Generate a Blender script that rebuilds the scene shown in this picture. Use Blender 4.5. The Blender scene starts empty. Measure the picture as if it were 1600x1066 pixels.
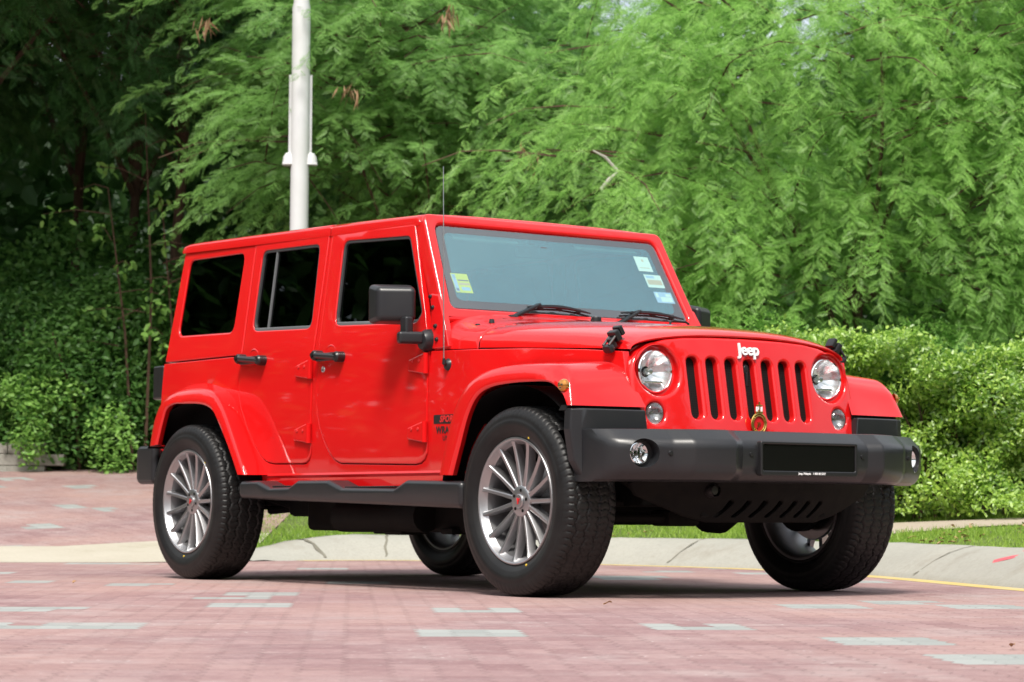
import bpy, bmesh, math, random
import numpy as np
from mathutils import Vector, Matrix
from mathutils.geometry import delaunay_2d_cdt

sc = bpy.context.scene
C = sc.collection
PI = math.pi
R = math.radians

# ------------------------------------------------------------------ camera, sky, sun, exposure
CAM = np.array([8.42292, -6.88005, 0.35852])
YAW, PITCH, ROLL = 2.52512095, 0.0704956364, 0.00481852
cd = bpy.data.cameras.new('camera')
cam = bpy.data.objects.new('camera', cd)
C.objects.link(cam)
sc.camera = cam
cd.sensor_fit = 'HORIZONTAL'; cd.sensor_width = 36.0
cd.lens = 3782.04 / 1600 * 36
cd.clip_start = 0.1; cd.clip_end = 5000
_fw = Vector((math.cos(YAW)*math.cos(PITCH), math.sin(YAW)*math.cos(PITCH), math.sin(PITCH)))
_rt = Vector((math.sin(YAW), -math.cos(YAW), 0)); _up = _rt.cross(_fw)
_r2 = math.cos(ROLL)*_rt + math.sin(ROLL)*_up; _u2 = -math.sin(ROLL)*_rt + math.cos(ROLL)*_up
m = Matrix((_r2, _u2, -_fw)).transposed().to_4x4(); m.translation = Vector(CAM)
cam.matrix_world = m
cd.dof.use_dof = True; cd.dof.focus_distance = 8.9; cd.dof.aperture_fstop = 8.0

SUN_H = (0.57, -0.56)            # horizontal direction towards the sun (car frame), elevation below
SUN_EL = R(55)
w = bpy.data.worlds.new("World"); sc.world = w; w.use_nodes = True
nt = w.node_tree; bg = nt.nodes['Background']
sky = nt.nodes.new('ShaderNodeTexSky'); sky.sky_type = 'NISHITA'; sky.sun_disc = False
sky.sun_elevation = SUN_EL; sky.sun_rotation = math.atan2(SUN_H[0], SUN_H[1])
sky.air_density = 1.0; sky.dust_density = 3.5; sky.ozone_density = 1.0
wc = nt.nodes.new('ShaderNodeTexCoord'); wn = nt.nodes.new('ShaderNodeTexNoise'); wn.inputs['Scale'].default_value = 2.4; wn.inputs['Detail'].default_value = 7; wn.inputs['Roughness'].default_value = .58
nt.links.new(wc.outputs['Generated'], wn.inputs['Vector'])
wr = nt.nodes.new('ShaderNodeValToRGB'); wr.color_ramp.elements[0].position = .36; wr.color_ramp.elements[1].position = .66
wr.color_ramp.elements[0].color = (.25, .25, .25, 1); wr.color_ramp.elements[1].color = (1, 1, 1, 1); nt.links.new(wn.outputs[0], wr.inputs[0])
wm = nt.nodes.new('ShaderNodeMix'); wm.data_type = 'RGBA'; wm.inputs[7].default_value = (7.6, 7.8, 7.9, 1)
nt.links.new(wr.outputs[0], wm.inputs[0]); nt.links.new(sky.outputs[0], wm.inputs[6])
nt.links.new(wm.outputs[2], bg.inputs[0]); bg.inputs[1].default_value = 0.15
sd = bpy.data.lights.new('sun', 'SUN'); sd.energy = 4.1; sd.angle = R(14.0); sd.color = (1.0, 0.95, 0.87)
so = bpy.data.objects.new('sun', sd); C.objects.link(so)
_h = Vector((SUN_H[0], SUN_H[1], 0)).normalized()
so.rotation_euler = (-(_h*math.cos(SUN_EL) + Vector((0, 0, math.sin(SUN_EL))))).to_track_quat('-Z', 'Y').to_euler()
so.location = (0, 0, 30)
sc.view_settings.view_transform = 'Standard'; sc.view_settings.look = 'None'
sc.view_settings.exposure = 0.26; sc.view_settings.gamma = 1
sc.cycles.max_bounces = 8; sc.cycles.transparent_max_bounces = 12
sc.cycles.diffuse_bounces = 3; sc.cycles.glossy_bounces = 4

# ------------------------------------------------------------------ helpers
FWH = np.array([math.cos(YAW), math.sin(YAW)]); RTH = np.array([math.sin(YAW), -math.cos(YAW)])
def W(s, d, z=0.0):
    """place coordinates: s metres right of the lane's sight line, d metres along it"""
    p = CAM[:2] + RTH*s + FWH*d
    return (float(p[0]), float(p[1]), z)
def WA(s, d):
    s = np.asarray(s, float); d = np.asarray(d, float)
    return CAM[0] + RTH[0]*s + FWH[0]*d, CAM[1] + RTH[1]*s + FWH[1]*d
HEAD = YAW - PI/2                 # rotation that maps local (x right, y away) on to (s, d)

def tag(o, label=None, cat=None, group=None, kind=None):
    if label: o['label'] = label
    if cat: o['category'] = cat
    if group: o['group'] = group
    if kind: o['kind'] = kind
    return o
def empty(name, loc=(0, 0, 0), rz=0):
    o = bpy.data.objects.new(name, None); C.objects.link(o)
    o.location = loc; o.rotation_euler = (0, 0, rz); o.empty_display_size = .2
    return o
def link(name, me, mat, parent=None, loc=None, rot=None):
    o = bpy.data.objects.new(name, me); C.objects.link(o)
    if mat is not None:
        me.materials.clear()
        for q in (mat if isinstance(mat, (list, tuple)) else [mat]): me.materials.append(q)
    if parent: o.parent = parent
    if loc is not None: o.location = loc
    if rot is not None: o.rotation_euler = rot
    return o
def np_mesh(name, V, F, smooth=False):
    V = np.ascontiguousarray(V, dtype=np.float32); F = np.ascontiguousarray(F, dtype=np.int32)
    k = F.shape[1]; me = bpy.data.meshes.new(name)
    me.vertices.add(len(V)); me.vertices.foreach_set('co', V.ravel())
    me.loops.add(F.size); me.loops.foreach_set('vertex_index', F.ravel())
    me.polygons.add(len(F)); me.polygons.foreach_set('loop_start', np.arange(0, F.size, k, dtype=np.int32))
    me.polygons.foreach_set('loop_total', np.full(len(F), k, dtype=np.int32))
    if smooth: me.polygons.foreach_set('use_smooth', np.ones(len(F), dtype=bool))
    me.update(calc_edges=True); me.validate()
    return me

class MB:
    """collects geometry of ONE part"""
    def __init__(s): s.v = []; s.f = []
    def add(s, v, f):
        b = len(s.v); s.v += [tuple(map(float, p)) for p in v]; s.f += [tuple(b+i for i in q) for q in f]; return s
    def xf(s, M):
        s.v = [tuple(M @ Vector(p)) for p in s.v]; return s
    def mirror(s):
        s.v = [(x, -y, z) for x, y, z in s.v]; s.f = [tuple(reversed(q)) for q in s.f]; return s
    def mirrored(s):
        q = MB(); q.v = list(s.v); q.f = list(s.f); return q.mirror()
    def both(s):
        q = s.mirrored(); s.add(q.v, q.f); return s
    def build(s, name, mat, parent=None, angle=32, wn=True, weld=True, flat=False):
        me = bpy.data.meshes.new(name); me.from_pydata(s.v, [], s.f)
        bm = bmesh.new(); bm.from_mesh(me)
        if weld: bmesh.ops.remove_doubles(bm, verts=bm.verts, dist=2e-5)
        bmesh.ops.recalc_face_normals(bm, faces=bm.faces)
        bm.to_mesh(me); bm.free()
        if not flat:
            me.polygons.foreach_set('use_smooth', np.ones(len(me.polygons), dtype=bool))
            me.set_sharp_from_angle(angle=R(angle))
        o = link(name, me, mat, parent)
        if wn and not flat:
            md = o.modifiers.new('weighted normals', 'WEIGHTED_NORMAL'); md.keep_sharp = True
        return o

def area2(P):
    P = np.asarray(P); x, y = P[:, 0], P[:, 1]
    return 0.5*np.sum(x*np.roll(y, -1) - np.roll(x, -1)*y)
def offset_poly(P, d):
    P = np.asarray(P, float); e = np.roll(P, -1, 0) - P
    e /= np.linalg.norm(e, axis=1)[:, None] + 1e-12
    n = np.stack([-e[:, 1], e[:, 0]], 1); n0 = np.roll(n, 1, 0)
    den = 1 + np.sum(n*n0, 1); den = np.maximum(den, .35)
    return P + d*(n+n0)/den[:, None]
def roundpoly(P, r, n=5):
    P = [np.array(p[:2], float) for p in P]; out = []; N = len(P)
    rs = r if isinstance(r, (list, tuple)) else [r]*N
    for i in range(N):
        a, b, c = P[i-1], P[i], P[(i+1) % N]; rr = rs[i]
        if rr <= 0: out.append(b); continue
        u = a-b; v = c-b; lu = np.linalg.norm(u); lv = np.linalg.norm(v); u /= lu; v /= lv
        ang = math.acos(max(-1, min(1, u@v))); t = min(rr/math.tan(ang/2), lu*.48, lv*.48)
        p0 = b+u*t; p1 = b+v*t
        for k in range(n+1):
            s = k/n; out.append((1-s)**2*p0 + 2*s*(1-s)*b + s*s*p1)
    return [tuple(p) for p in out]
def smooth_path(P, n):
    P = np.asarray(P, float); out = []
    for i in range(len(P)-1):
        p0 = P[max(i-1, 0)]; p1 = P[i]; p2 = P[i+1]; p3 = P[min(i+2, len(P)-1)]
        for k in range(n):
            t = k/n
            out.append(.5*((2*p1) + (-p0+p2)*t + (2*p0-5*p1+4*p2-p3)*t*t + (-p0+3*p1-3*p2+p3)*t**3))
    out.append(P[-1]); return np.array(out)
def subdiv(P, L, cuts):
    out = []; N = len(P)
    for i in range(N):
        a = np.array(P[i], float); b = np.array(P[(i+1) % N], float)
        ts = {0.0}; n = max(1, int(np.linalg.norm(b-a)/L))
        for k in range(1, n): ts.add(k/n)
        for c in cuts:
            if (a[1]-c)*(b[1]-c) < 0: ts.add((c-a[1])/(b[1]-a[1]))
        pv = None
        for t in sorted(ts):
            p = a+(b-a)*t
            if pv is None or np.linalg.norm(p-pv) > .004: out.append(p); pv = p
    return out
def inside(Q, P):
    x, y = Q[:, 0], Q[:, 1]; r = np.zeros(len(Q), bool); n = len(P)
    for i in range(n):
        x1, y1 = P[i]; x2, y2 = P[(i+1) % n]
        if y1 == y2: continue
        c = ((y1 > y) != (y2 > y)) & (x < (x2-x1)*(y-y1)/(y2-y1)+x1); r ^= c
    return r
def panel(outline, holes, fmap, thick, r=.006, nr=3, cuts=(), vcuts=(), L=.3):
    """sheet with rounded rims: outline and holes are 2-D, fmap(u, v, depth) puts them in space"""
    mb = MB(); loops = []
    for k, P in enumerate([outline]+list(holes)):
        P = [tuple(p[:2]) for p in P]
        if (area2(P) > 0) != (k == 0): P = P[::-1]
        loops.append(np.array(subdiv(P, L, cuts)))
    pts = []; eds = []; rings0 = []
    for P in loops:
        q = offset_poly(P, r); b0 = len(pts); n = len(q)
        pts += [Vector((float(a), float(b))) for a, b in q]; eds += [(b0+i, b0+(i+1) % n) for i in range(n)]; rings0.append(q)
    vv, _, ff, _, _, _ = delaunay_2d_cdt(pts, eds, [], 0, 1e-6)
    VV = np.array([tuple(p) for p in vv]); FF = np.array([f for f in ff if len(f) == 3])
    cen = VV[FF].mean(1)
    keep = inside(cen, rings0[0])
    for q in rings0[1:]: keep &= ~inside(cen, q)
    bm = bmesh.new(); bv = [bm.verts.new((p[0], p[1], 0)) for p in VV]
    for f in FF[keep]: bm.faces.new([bv[i] for i in f])
    bmesh.ops.recalc_face_normals(bm, faces=bm.faces)
    for c in cuts:
        bmesh.ops.bisect_plane(bm, geom=bm.verts[:]+bm.edges[:]+bm.faces[:], dist=.004, plane_co=(0, c, 0), plane_no=(0, 1, 0))
    for c in vcuts:
        bmesh.ops.bisect_plane(bm, geom=bm.verts[:]+bm.edges[:]+bm.faces[:], dist=.004, plane_co=(c, 0, 0), plane_no=(1, 0, 0))
    bm.verts.index_update()
    V = [v.co.copy() for v in bm.verts]; F = [[v.index for v in f.verts] for f in bm.faces]
    bm.free()
    mb.add([fmap(v.x, v.y, 0) for v in V], F)
    mb.add([fmap(v.x, v.y, thick) for v in V], [f[::-1] for f in F])
    for P in loops:
        rings = []
        for k in range(nr+1):
            a = k/nr*PI/2; rings.append((offset_poly(P, r*(1-math.sin(a))), r*(1-math.cos(a))))
        rings.append((P, thick*.999)); rings.append((offset_poly(P, r), thick))
        n = len(P); vs = []; fs = []
        for q, dep in rings: vs += [fmap(a, b, dep) for a, b in q]
        for k in range(len(rings)-1):
            for i in range(n):
                j = (i+1) % n; fs.append((k*n+i, k*n+j, (k+1)*n+j, (k+1)*n+i))
        mb.add(vs, fs)
    return mb
def lathe(mb, prof, n=64, axis='y', org=(0, 0, 0), closed=False, rfun=None):
    vs = []; fs = []; m_ = len(prof)
    for i in range(n):
        a = 2*PI*i/n; c, s = math.cos(a), math.sin(a)
        for k, (r, t) in enumerate(prof):
            if rfun: r = r + rfun(a, k)
            if axis == 'y': p = (r*c, t, r*s)
            elif axis == 'x': p = (t, r*c, r*s)
            else: p = (r*c, r*s, t)
            vs.append((p[0]+org[0], p[1]+org[1], p[2]+org[2]))
    for i in range(n):
        j = (i+1) % n
        for k in range(m_ if closed else m_-1):
            l = (k+1) % m_; fs.append((i*m_+k, j*m_+k, j*m_+l, i*m_+l))
    return mb.add(vs, fs)
def tube(mb, P, r, n=8, cap=True):
    P = [Vector(p) for p in P]; rs = r if isinstance(r, (list, tuple)) else [r]*len(P)
    vs = []; fs = []; prev = None
    for i, p in enumerate(P):
        t = (P[min(i+1, len(P)-1)] - P[max(i-1, 0)]).normalized()
        if prev is None: u = t.orthogonal().normalized()
        else: u = (prev - t*prev.dot(t)).normalized()
        prev = u; v = t.cross(u)
        for k in range(n):
            a = 2*PI*k/n; vs.append(p + rs[i]*(math.cos(a)*u + math.sin(a)*v))
    for i in range(len(P)-1):
        for k in range(n):
            l = (k+1) % n; fs.append((i*n+k, i*n+l, (i+1)*n+l, (i+1)*n+k))
    if cap: fs += [tuple(range(n))[::-1], tuple(range((len(P)-1)*n, len(P)*n))]
    return mb.add(vs, fs)
def rbox(mb, c, size, b=.01, seg=2, M=None, taper=None):
    bm = bmesh.new(); bmesh.ops.create_cube(bm, size=1)
    for v in bm.verts:
        x, y, z = v.co; q = Vector((x*size[0], y*size[1], z*size[2]))
        if taper: q = Vector(taper(q))
        v.co = q
    if b > 0: bmesh.ops.bevel(bm, geom=bm.edges[:]+bm.verts[:], offset=b, segments=seg, profile=.5, affect='EDGES', clamp_overlap=True)
    for v in bm.verts:
        if M: v.co = M @ v.co
        v.co += Vector(c)
    bm.verts.index_update()
    mb.add([v.co for v in bm.verts], [[v.index for v in f.verts] for f in bm.faces]); bm.free(); return mb
def grid(mb, G, flip=False, closed=False):
    G = np.asarray(G); n, k = G.shape[:2]; fs = []
    for i in range(n-1):
        for j in range(k if closed else k-1):
            l = (j+1) % k; q = (i*k+j, i*k+l, (i+1)*k+l, (i+1)*k+j); fs.append(q[::-1] if flip else q)
    return mb.add(G.reshape(-1, 3), fs)
def text_mesh(s, size, extrude, M, bold=0.0, shear=0.0, space=1.0):
    cu = bpy.data.curves.new('t', 'FONT'); cu.body = s; cu.size = size; cu.extrude = extrude; cu.offset = bold
    cu.shear = shear; cu.space_character = space; cu.align_x = 'CENTER'; cu.align_y = 'CENTER'
    cu.resolution_u = 3
    o = bpy.data.objects.new('t', cu); C.objects.link(o)
    dg = bpy.context.evaluated_depsgraph_get(); me = bpy.data.meshes.new_from_object(o.evaluated_get(dg))
    mb = MB(); mb.add([M @ v.co for v in me.vertices], [tuple(p.vertices) for p in me.polygons])
    bpy.data.objects.remove(o); bpy.data.curves.remove(cu); bpy.data.meshes.remove(me)
    return mb

# ------------------------------------------------------------------ materials
def mat(name, col=(.5, .5, .5), rough=.5, metal=0., coat=0., spec=.5, bump=None, var=None, emit=None, coat_rough=.03):
    m_ = bpy.data.materials.new(name); m_.use_nodes = True; t = m_.node_tree; b = t.nodes['Principled BSDF']
    b.inputs['Base Color'].default_value = (*col, 1); b.inputs['Roughness'].default_value = rough
    b.inputs['Metallic'].default_value = metal; b.inputs['Coat Weight'].default_value = coat
    b.inputs['Coat Roughness'].default_value = coat_rough; b.inputs['Specular IOR Level'].default_value = spec
    tc = t.nodes.new('ShaderNodeTexCoord')
    if var:                              # (scale, second colour, amount)
        n = t.nodes.new('ShaderNodeTexNoise'); n.inputs['Scale'].default_value = var[0]; n.inputs['Detail'].default_value = 6
        t.links.new(tc.outputs['Object'], n.inputs['Vector'])
        r = t.nodes.new('ShaderNodeValToRGB'); r.color_ramp.elements[0].position = .35; r.color_ramp.elements[1].position = .7
        r.color_ramp.elements[0].color = (*col, 1); r.color_ramp.elements[1].color = (*[c*(1-var[2])+d*var[2] for c, d in zip(col, var[1])], 1)
        t.links.new(n.outputs[0], r.inputs[0]); t.links.new(r.outputs[0], b.inputs['Base Color'])
    if bump:                             # (scale, strength, distance)
        n = t.nodes.new('ShaderNodeTexNoise'); n.inputs['Scale'].default_value = bump[0]; n.inputs['Detail'].default_value = 3
        t.links.new(tc.outputs['Object'], n.inputs['Vector'])
        bp = t.nodes.new('ShaderNodeBump'); bp.inputs['Strength'].default_value = bump[1]; bp.inputs['Distance'].default_value = bump[2]
        t.links.new(n.outputs[0], bp.inputs['Height']); t.links.new(bp.outputs[0], b.inputs['Normal'])
    return m_
def glass_mat(name, tint, fac, gloss=(1, 1, 1), rough=.0, ior=1.5):
    m_ = bpy.data.materials.new(name); m_.use_nodes = True; t = m_.node_tree; t.nodes.clear()
    o = t.nodes.new('ShaderNodeOutputMaterial'); mx = t.nodes.new('ShaderNodeMixShader')
    tr = t.nodes.new('ShaderNodeBsdfTransparent'); tr.inputs[0].default_value = (*tint, 1)
    gl = t.nodes.new('ShaderNodeBsdfGlossy'); gl.inputs['Color'].default_value = (*gloss, 1); gl.inputs['Roughness'].default_value = rough
    lw = t.nodes.new('ShaderNodeFresnel'); lw.inputs[0].default_value = ior
    ad = t.nodes.new('ShaderNodeMath'); ad.operation = 'MAXIMUM'; ad.inputs[1].default_value = fac
    ge = t.nodes.new('ShaderNodeNewGeometry'); sb = t.nodes.new('ShaderNodeMath'); sb.operation = 'SUBTRACT'; sb.inputs[0].default_value = 1.0
    mu = t.nodes.new('ShaderNodeMath'); mu.operation = 'MULTIPLY'; t.links.new(ge.outputs['Backfacing'], sb.inputs[1])
    t.links.new(lw.outputs[0], ad.inputs[0]); t.links.new(ad.outputs[0], mu.inputs[0]); t.links.new(sb.outputs[0], mu.inputs[1]); t.links.new(mu.outputs[0], mx.inputs[0])
    t.links.new(tr.outputs[0], mx.inputs[1]); t.links.new(gl.outputs[0], mx.inputs[2]); t.links.new(mx.outputs[0], o.inputs[0])
    return m_
M = {}
M['paint'] = mat('red_paint', (.61, .006, .007), .42, coat=1.0, spec=.12)
M['plastic'] = mat('dark_plastic', (.014, .0146, .017), .34, spec=.5, bump=(700, .25, .0006), var=(9, (.022, .022, .022), .4))
M['black'] = mat('black_plastic', (.012, .012, .013), .35, spec=.5)
M['under'] = mat('underbody_black', (.004, .004, .004), .75, spec=.15, var=(14, (.011, .010, .008), .5))
M['void'] = mat('liner_black', (.006, .006, .006), .85, spec=.2)
M['rubber'] = mat('tyre_rubber', (.0065, .0065, .007), .48, spec=.35, bump=(60, .12, .002), var=(18, (.015, .015, .0145), .5))
M['seal'] = mat('window_seal', (.035, .036, .038), .5)
M['sealgrey'] = mat('belt_strip', (.11, .115, .12), .35)
M['rim'] = mat('silver_rim', (.46, .46, .47), .40, metal=1.0, var=(20, (.44, .44, .45), .6))
M['barrel'] = mat('rim_barrel', (.30, .30, .31), .52, metal=1.0)
M['chrome'] = mat('chrome', (.86, .87, .88), .07, metal=1.0)
M['disc'] = mat('brake_disc', (.30, .30, .30), .35, metal=1.0)
M['white'] = mat('white_letters', (.80, .80, .80), .3)
M['gold'] = mat('gold_badge', (.62, .42, .12), .3, metal=1.0)
M['redflat'] = mat('red_badge', (.55, .01, .015), .35)
M['redlet'] = mat('red_letters', (.60, .02, .02), .45)
M['ink'] = mat('black_print', (.010, .009, .009), .5)
M['amber'] = mat('amber_lens', (.55, .22, .03), .16, metal=.75, coat=1.0)
M['plate'] = mat('number_plate', (.004, .004, .004), .22, spec=.3)
M['ydot'] = mat('yellow_dot', (.6, .42, .04), .5)
M['steel'] = mat('antenna_steel', (.55, .55, .55), .3, metal=1.0)
M['interior'] = mat('interior_trim', (.035, .036, .038), .7)
M['headl'] = mat('light_headliner', (.45, .46, .46), .8)
M['dgl'] = glass_mat('dark_tinted_glass', (.020, .023, .022), .03, (.70, .76, .74), 0, 1.33)
M['wgl'] = glass_mat('windscreen_glass', (.93, .96, .95), .18, (.93, .95, 1.0))
M['film'] = glass_mat('windscreen_film', (.55, .68, .66), .28, (.18, .84, 1.0), .02)
M['clear'] = glass_mat('clear_lens', (.93, .95, .95), .05)
M['smoke'] = glass_mat('smoked_lens', (.62, .62, .62), .07)
M['reflector'] = mat('lamp_reflector', (.80, .81, .82), .24, metal=.9)
M['stk_g'] = mat('green_sticker', (.38, .55, .12), .4)
M['stk_b'] = mat('blue_sticker', (.22, .45, .62), .4)
M['stk_w'] = mat('pale_sticker', (.42, .66, .63), .4)
M['stk_d'] = mat('navy_print', (.06, .12, .22), .5)
M['stk_n'] = mat('tan_print', (.35, .38, .28), .5)

# ================================================================== THE CAR  (x forward, y left, z up, front axle at x = 0)
car = empty('parked_car', (0, 0, 0))
tag(car, 'glossy red four door off road car with black bumpers parked on the brick paving', 'car')
def P_(mb, name, mt, parent=car, **k): return mb.build(name, mt, parent, **k)

def ys(z):
    t = max(0., z-1.10); return .785 + .010*math.sin(max(0, min(1, (z-.5)/.65))*PI) - .13*max(0., t-.05)*min(1, t/.12) 
def yside(x, z):
    y = ys(z)
    if x > -.5: y -= .165*(x+.5) + .02*max(0, x)
    return y
def smap(off=0.0, sgn=-1):
    return lambda x, z, d: (x, sgn*(yside(x, z)+off-d), z)
ZC = (.62, .75, .88, 1.0, 1.1, 1.16, 1.22, 1.3, 1.5)

# --- door outlines (x, z)
FD_front = [(-.820, 1.106), (-.827, 1.01), (-.827, .665), (-.832, .625), (-.852, .594), (-.887, .577), (-.935, .571)]
FD_rear = [(-1.595, .585), (-1.65, .602), (-1.70, .638), (-1.745, .690), (-1.79, .765), (-1.815, .835), (-1.823, .93), (-1.823, 1.734)]
RD_front = [(-1.847, 1.735), (-1.850, 1.60), (-1.868, 1.01), (-1.868, .68), (-1.872, .64), (-1.89, .608), (-1.92, .592), (-1.955, .588)]
RD_rear = [(-2.235, .592), (-2.30, .600), (-2.345, .616), (-2.385, .645), (-2.44, .695), (-2.514, .785), (-2.58, .88), (-2.612, .96), (-2.614, 1.05), (-2.602, 1.157)]
def shrink(P, d):
    P = np.array(P)
    if area2(P) < 0: P = P[::-1]
    return [tuple(p) for p in offset_poly(P, d)]
FDo = FD_front + FD_rear + [(-1.067, 1.708)]
RDo = RD_front + RD_rear + [(-2.597, 1.762)]
FWo = roundpoly([(-1.705, 1.682), (-1.10, 1.653), (-.915, 1.275), (-.955, 1.232), (-1.697, 1.262)], [.05, .05, .03, .05, .06])
RWo = roundpoly([(-2.512, 1.702), (-1.931, 1.687), (-1.917, 1.262), (-2.520, 1.282)], [.045, .045, .05, .06])
QWo = roundpoly([(-3.326, 1.717), (-2.711, 1.707), (-2.733, 1.290), (-3.355, 1.304)], .05)

# --- body shell
tub = ([(-3.472, 1.157), (-3.485, 1.0), (-3.50, .70), (-3.44, .66), (-3.40, .80), (-3.32, .90), (-3.20, .97), (-2.95, 1.0), (-2.74, .96),
        (-2.60, .85), (-2.48, .70), (-2.37, .53), (-2.36, .478), (-.42, .470), (-.44, .60), (-.38, .80), (-.28, .92), (-.10, .962), (.10, .962),
        (.30, .945), (.42, .88), (.47, .76), (.435, .92), (.412, 1.035), (.2, 1.052), (-.15, 1.072), (-.49, 1.083), (-.815, 1.092)]
       + FD_front[1:] + FD_rear + RD_front + RD_rear)
P = panel(tub, [], smap(), .03, r=.004, cuts=ZC, vcuts=(-.5, -.3, 0, .2), L=.12)
P.both()
# crease of the sill and rear wall
rear = roundpoly([(-.78, .50), (.78, .50), (.775, 1.157), (-.775, 1.157)], .05)
P.v and P.add(*(lambda q: (q.v, q.f))(panel(rear, [], lambda y, z, d: (-3.492+(z-.5)*.03+d, y, z), .03, r=.01)))
P_(P, 'body_shell', M['paint'])
# rocker underside lip (turns inwards below the doors)
for sg in (-1, 1):
    mb = MB(); grid(mb, [[(x, sg*a, z) for a, z in [(.788, .545), (.792, .535), (.770, .480), (.70, .462)]] for x in (-2.355, -.435)])
    P_(mb, 'rocker_panel', M['paint'])

# --- hardtop: sides, roof, rear wall
ht = [(-3.466, 1.164), (-3.392, 1.795), (-2.60, 1.772), (-2.602, 1.62), (-2.606, 1.164)]
P = panel(roundpoly(ht, [.012, .02, .004, .004, .012], 4), [QWo], smap(), .035, r=.010, cuts=ZC, L=.12); P.both()
ht2 = roundpoly([(-.77, 1.164), (.77, 1.164), (.69, 1.79), (-.69, 1.79)], .04)
rgl = roundpoly([(-.55, 1.22), (.55, 1.22), (.50, 1.66), (-.50, 1.66)], .05)
q = panel(ht2, [rgl], lambda y, z, d: (-3.47+(z-1.164)*.12+d, y, z), .03, r=.01); P.add(q.v, q.f)
P_(P, 'hardtop', M['paint'])
P_(panel(shrink(rgl, .002), [], lambda y, z, d: (-3.455+(z-1.164)*.12+d, y, z), .005, r=.001), 'rear_window', M['dgl'], flat=True)
def roof_loft(xs):
    G = []
    for x, dz in xs:
        zl = 1.708 + .0285*(-1.06-x); h = .062+dz; row = []
        for k in range(41):
            t = -1+2*k/40; a = math.copysign(abs(math.sin(t*PI/2))**(2/7), t); y = .716*a
            zz = zl + h*max(0, 1-abs(a)**7)**(1/7)*.82 + h*.18*(1-(a*a))
            row.append((x, y, zz if abs(t) < 1 else zl-.012))
        G.append(row)
    return G
mb = MB(); grid(mb, roof_loft([(-1.030, -.045), (-1.036, -.02), (-1.05, -.004), (-1.08, 0), (-1.3, .004), (-1.6, .006), (-1.826, .006), (-1.829, .002), (-1.832, -.012)]))
P_(mb, 'roof_panel', M['paint'], angle=50, wn=False)
mb = MB(); grid(mb, roof_loft([(-1.836, -.012), (-1.839, .002), (-1.842, .006), (-2.2, .006), (-2.7, .003), (-3.2, 0), (-3.33, -.003), (-3.375, -.012), (-3.398, -.03), (-3.404, -.055)]))
P_(mb, 'roof_panel', M['paint'], angle=50, wn=False)
# black sheets behind the seams so the gaps read as shade, and inner shell
mb = MB()
for sg in (-1, 1):
    rbox(mb, (-2.0, sg*.735, .82), (2.5, .012, .62), 0)
    rbox(mb, (-1.836, sg*.695, 1.45), (.10, .012, .62), 0)
    rbox(mb, (-2.62, sg*.69, 1.45), (.10, .012, .66), 0)
    rbox(mb, (-1.88, sg*.675, 1.725), (1.5, .02, .05), 0)
    rbox(mb, (-3.05, sg*.735, 1.08), (.82, .02, .16), 0)
rbox(mb, (-2.0, 0, .56), (2.9, 1.44, .02), 0)
P_(mb, 'inner_shell', M['void'], wn=False)

# --- doors with glass, seals, hinges, handles
def hinge(cx, cz, parent, sg):
    pl = roundpoly([(cx-.068, cz+.018), (cx+.055, cz+.045), (cx+.062, cz+.045), (cx+.062, cz-.050), (cx+.055, cz-.050), (cx-.072, cz-.034)], .008, 3)
    mb = panel(pl, [], smap(.020, sg), .022, r=.006)
    tube(mb, [(cx+.070, sg*(yside(cx, cz)+.014), cz-.050), (cx+.070, sg*(yside(cx, cz)+.014), cz+.045)], .013, 10)
    h = P_(mb, 'hinge', M['paint'], parent)
    for dx in (-.03, .025):
        mb = MB(); lathe(mb, [(0, -.004), (.007, -.003), (.008, 0)], 10, 'y', (cx+dx, 0, cz+.012))
        mb.v = [(x, sg*(yside(x, z)+.021-y), z) for x, y, z in mb.v]; P_(mb, 'screw', M['redlet'], h)
def handle(x0, x1, cz, parent, sg):
    mb = MB(); y0 = yside(x0, cz)
    slope = (-.020)/(x1-x0)*0 
    zc = lambda x: cz - (x-x0)*.075
    yb = sg*(y0+.040)
    tube(mb, [(x0+.02, yb, zc(x0)), (x1-.02, yb, zc(x1))], .0165, 12)
    for x in (x0+.022, x1-.022):
        lathe(mb, [(0, -.055), (.020, -.053), (.026, -.044), (.026, .0)], 20, 'y', (0, 0, 0))
        n = 20*4
        mb.v[-n:] = [(a+x, sg*(y0-b), c+zc(x)) for a, b, c in mb.v[-n:]]
    rbox(mb, ((x0+x1)/2, sg*(y0+.030), zc((x0+x1)/2)-.003), (x1-x0-.05, .018, .040), .006)
    h = P_(mb, 'handle', M['black'], parent)
    mb = MB(); lathe(mb, [(0, -.062), (.011, -.061), (.012, -.05)], 16, 'y'); mb.v = [(a+x0+.022, sg*(y0-b), c+zc(x0)) for a, b, c in mb.v]
    P_(mb, 'push_button', M['void'], h)
    mb = MB()
    cx = (x0+x1)/2-.01
    lathe(mb, [(.058, -.001), (.054, -.0035), (.049, -.001)], 28, 'y'); mb.v = [(a+cx, sg*(yside(cx, cz)+.010-b-.010), c+zc(cx)) for a, b, c in mb.v]
    P_(mb, 'handle_recess', M['paint'], h)
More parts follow.
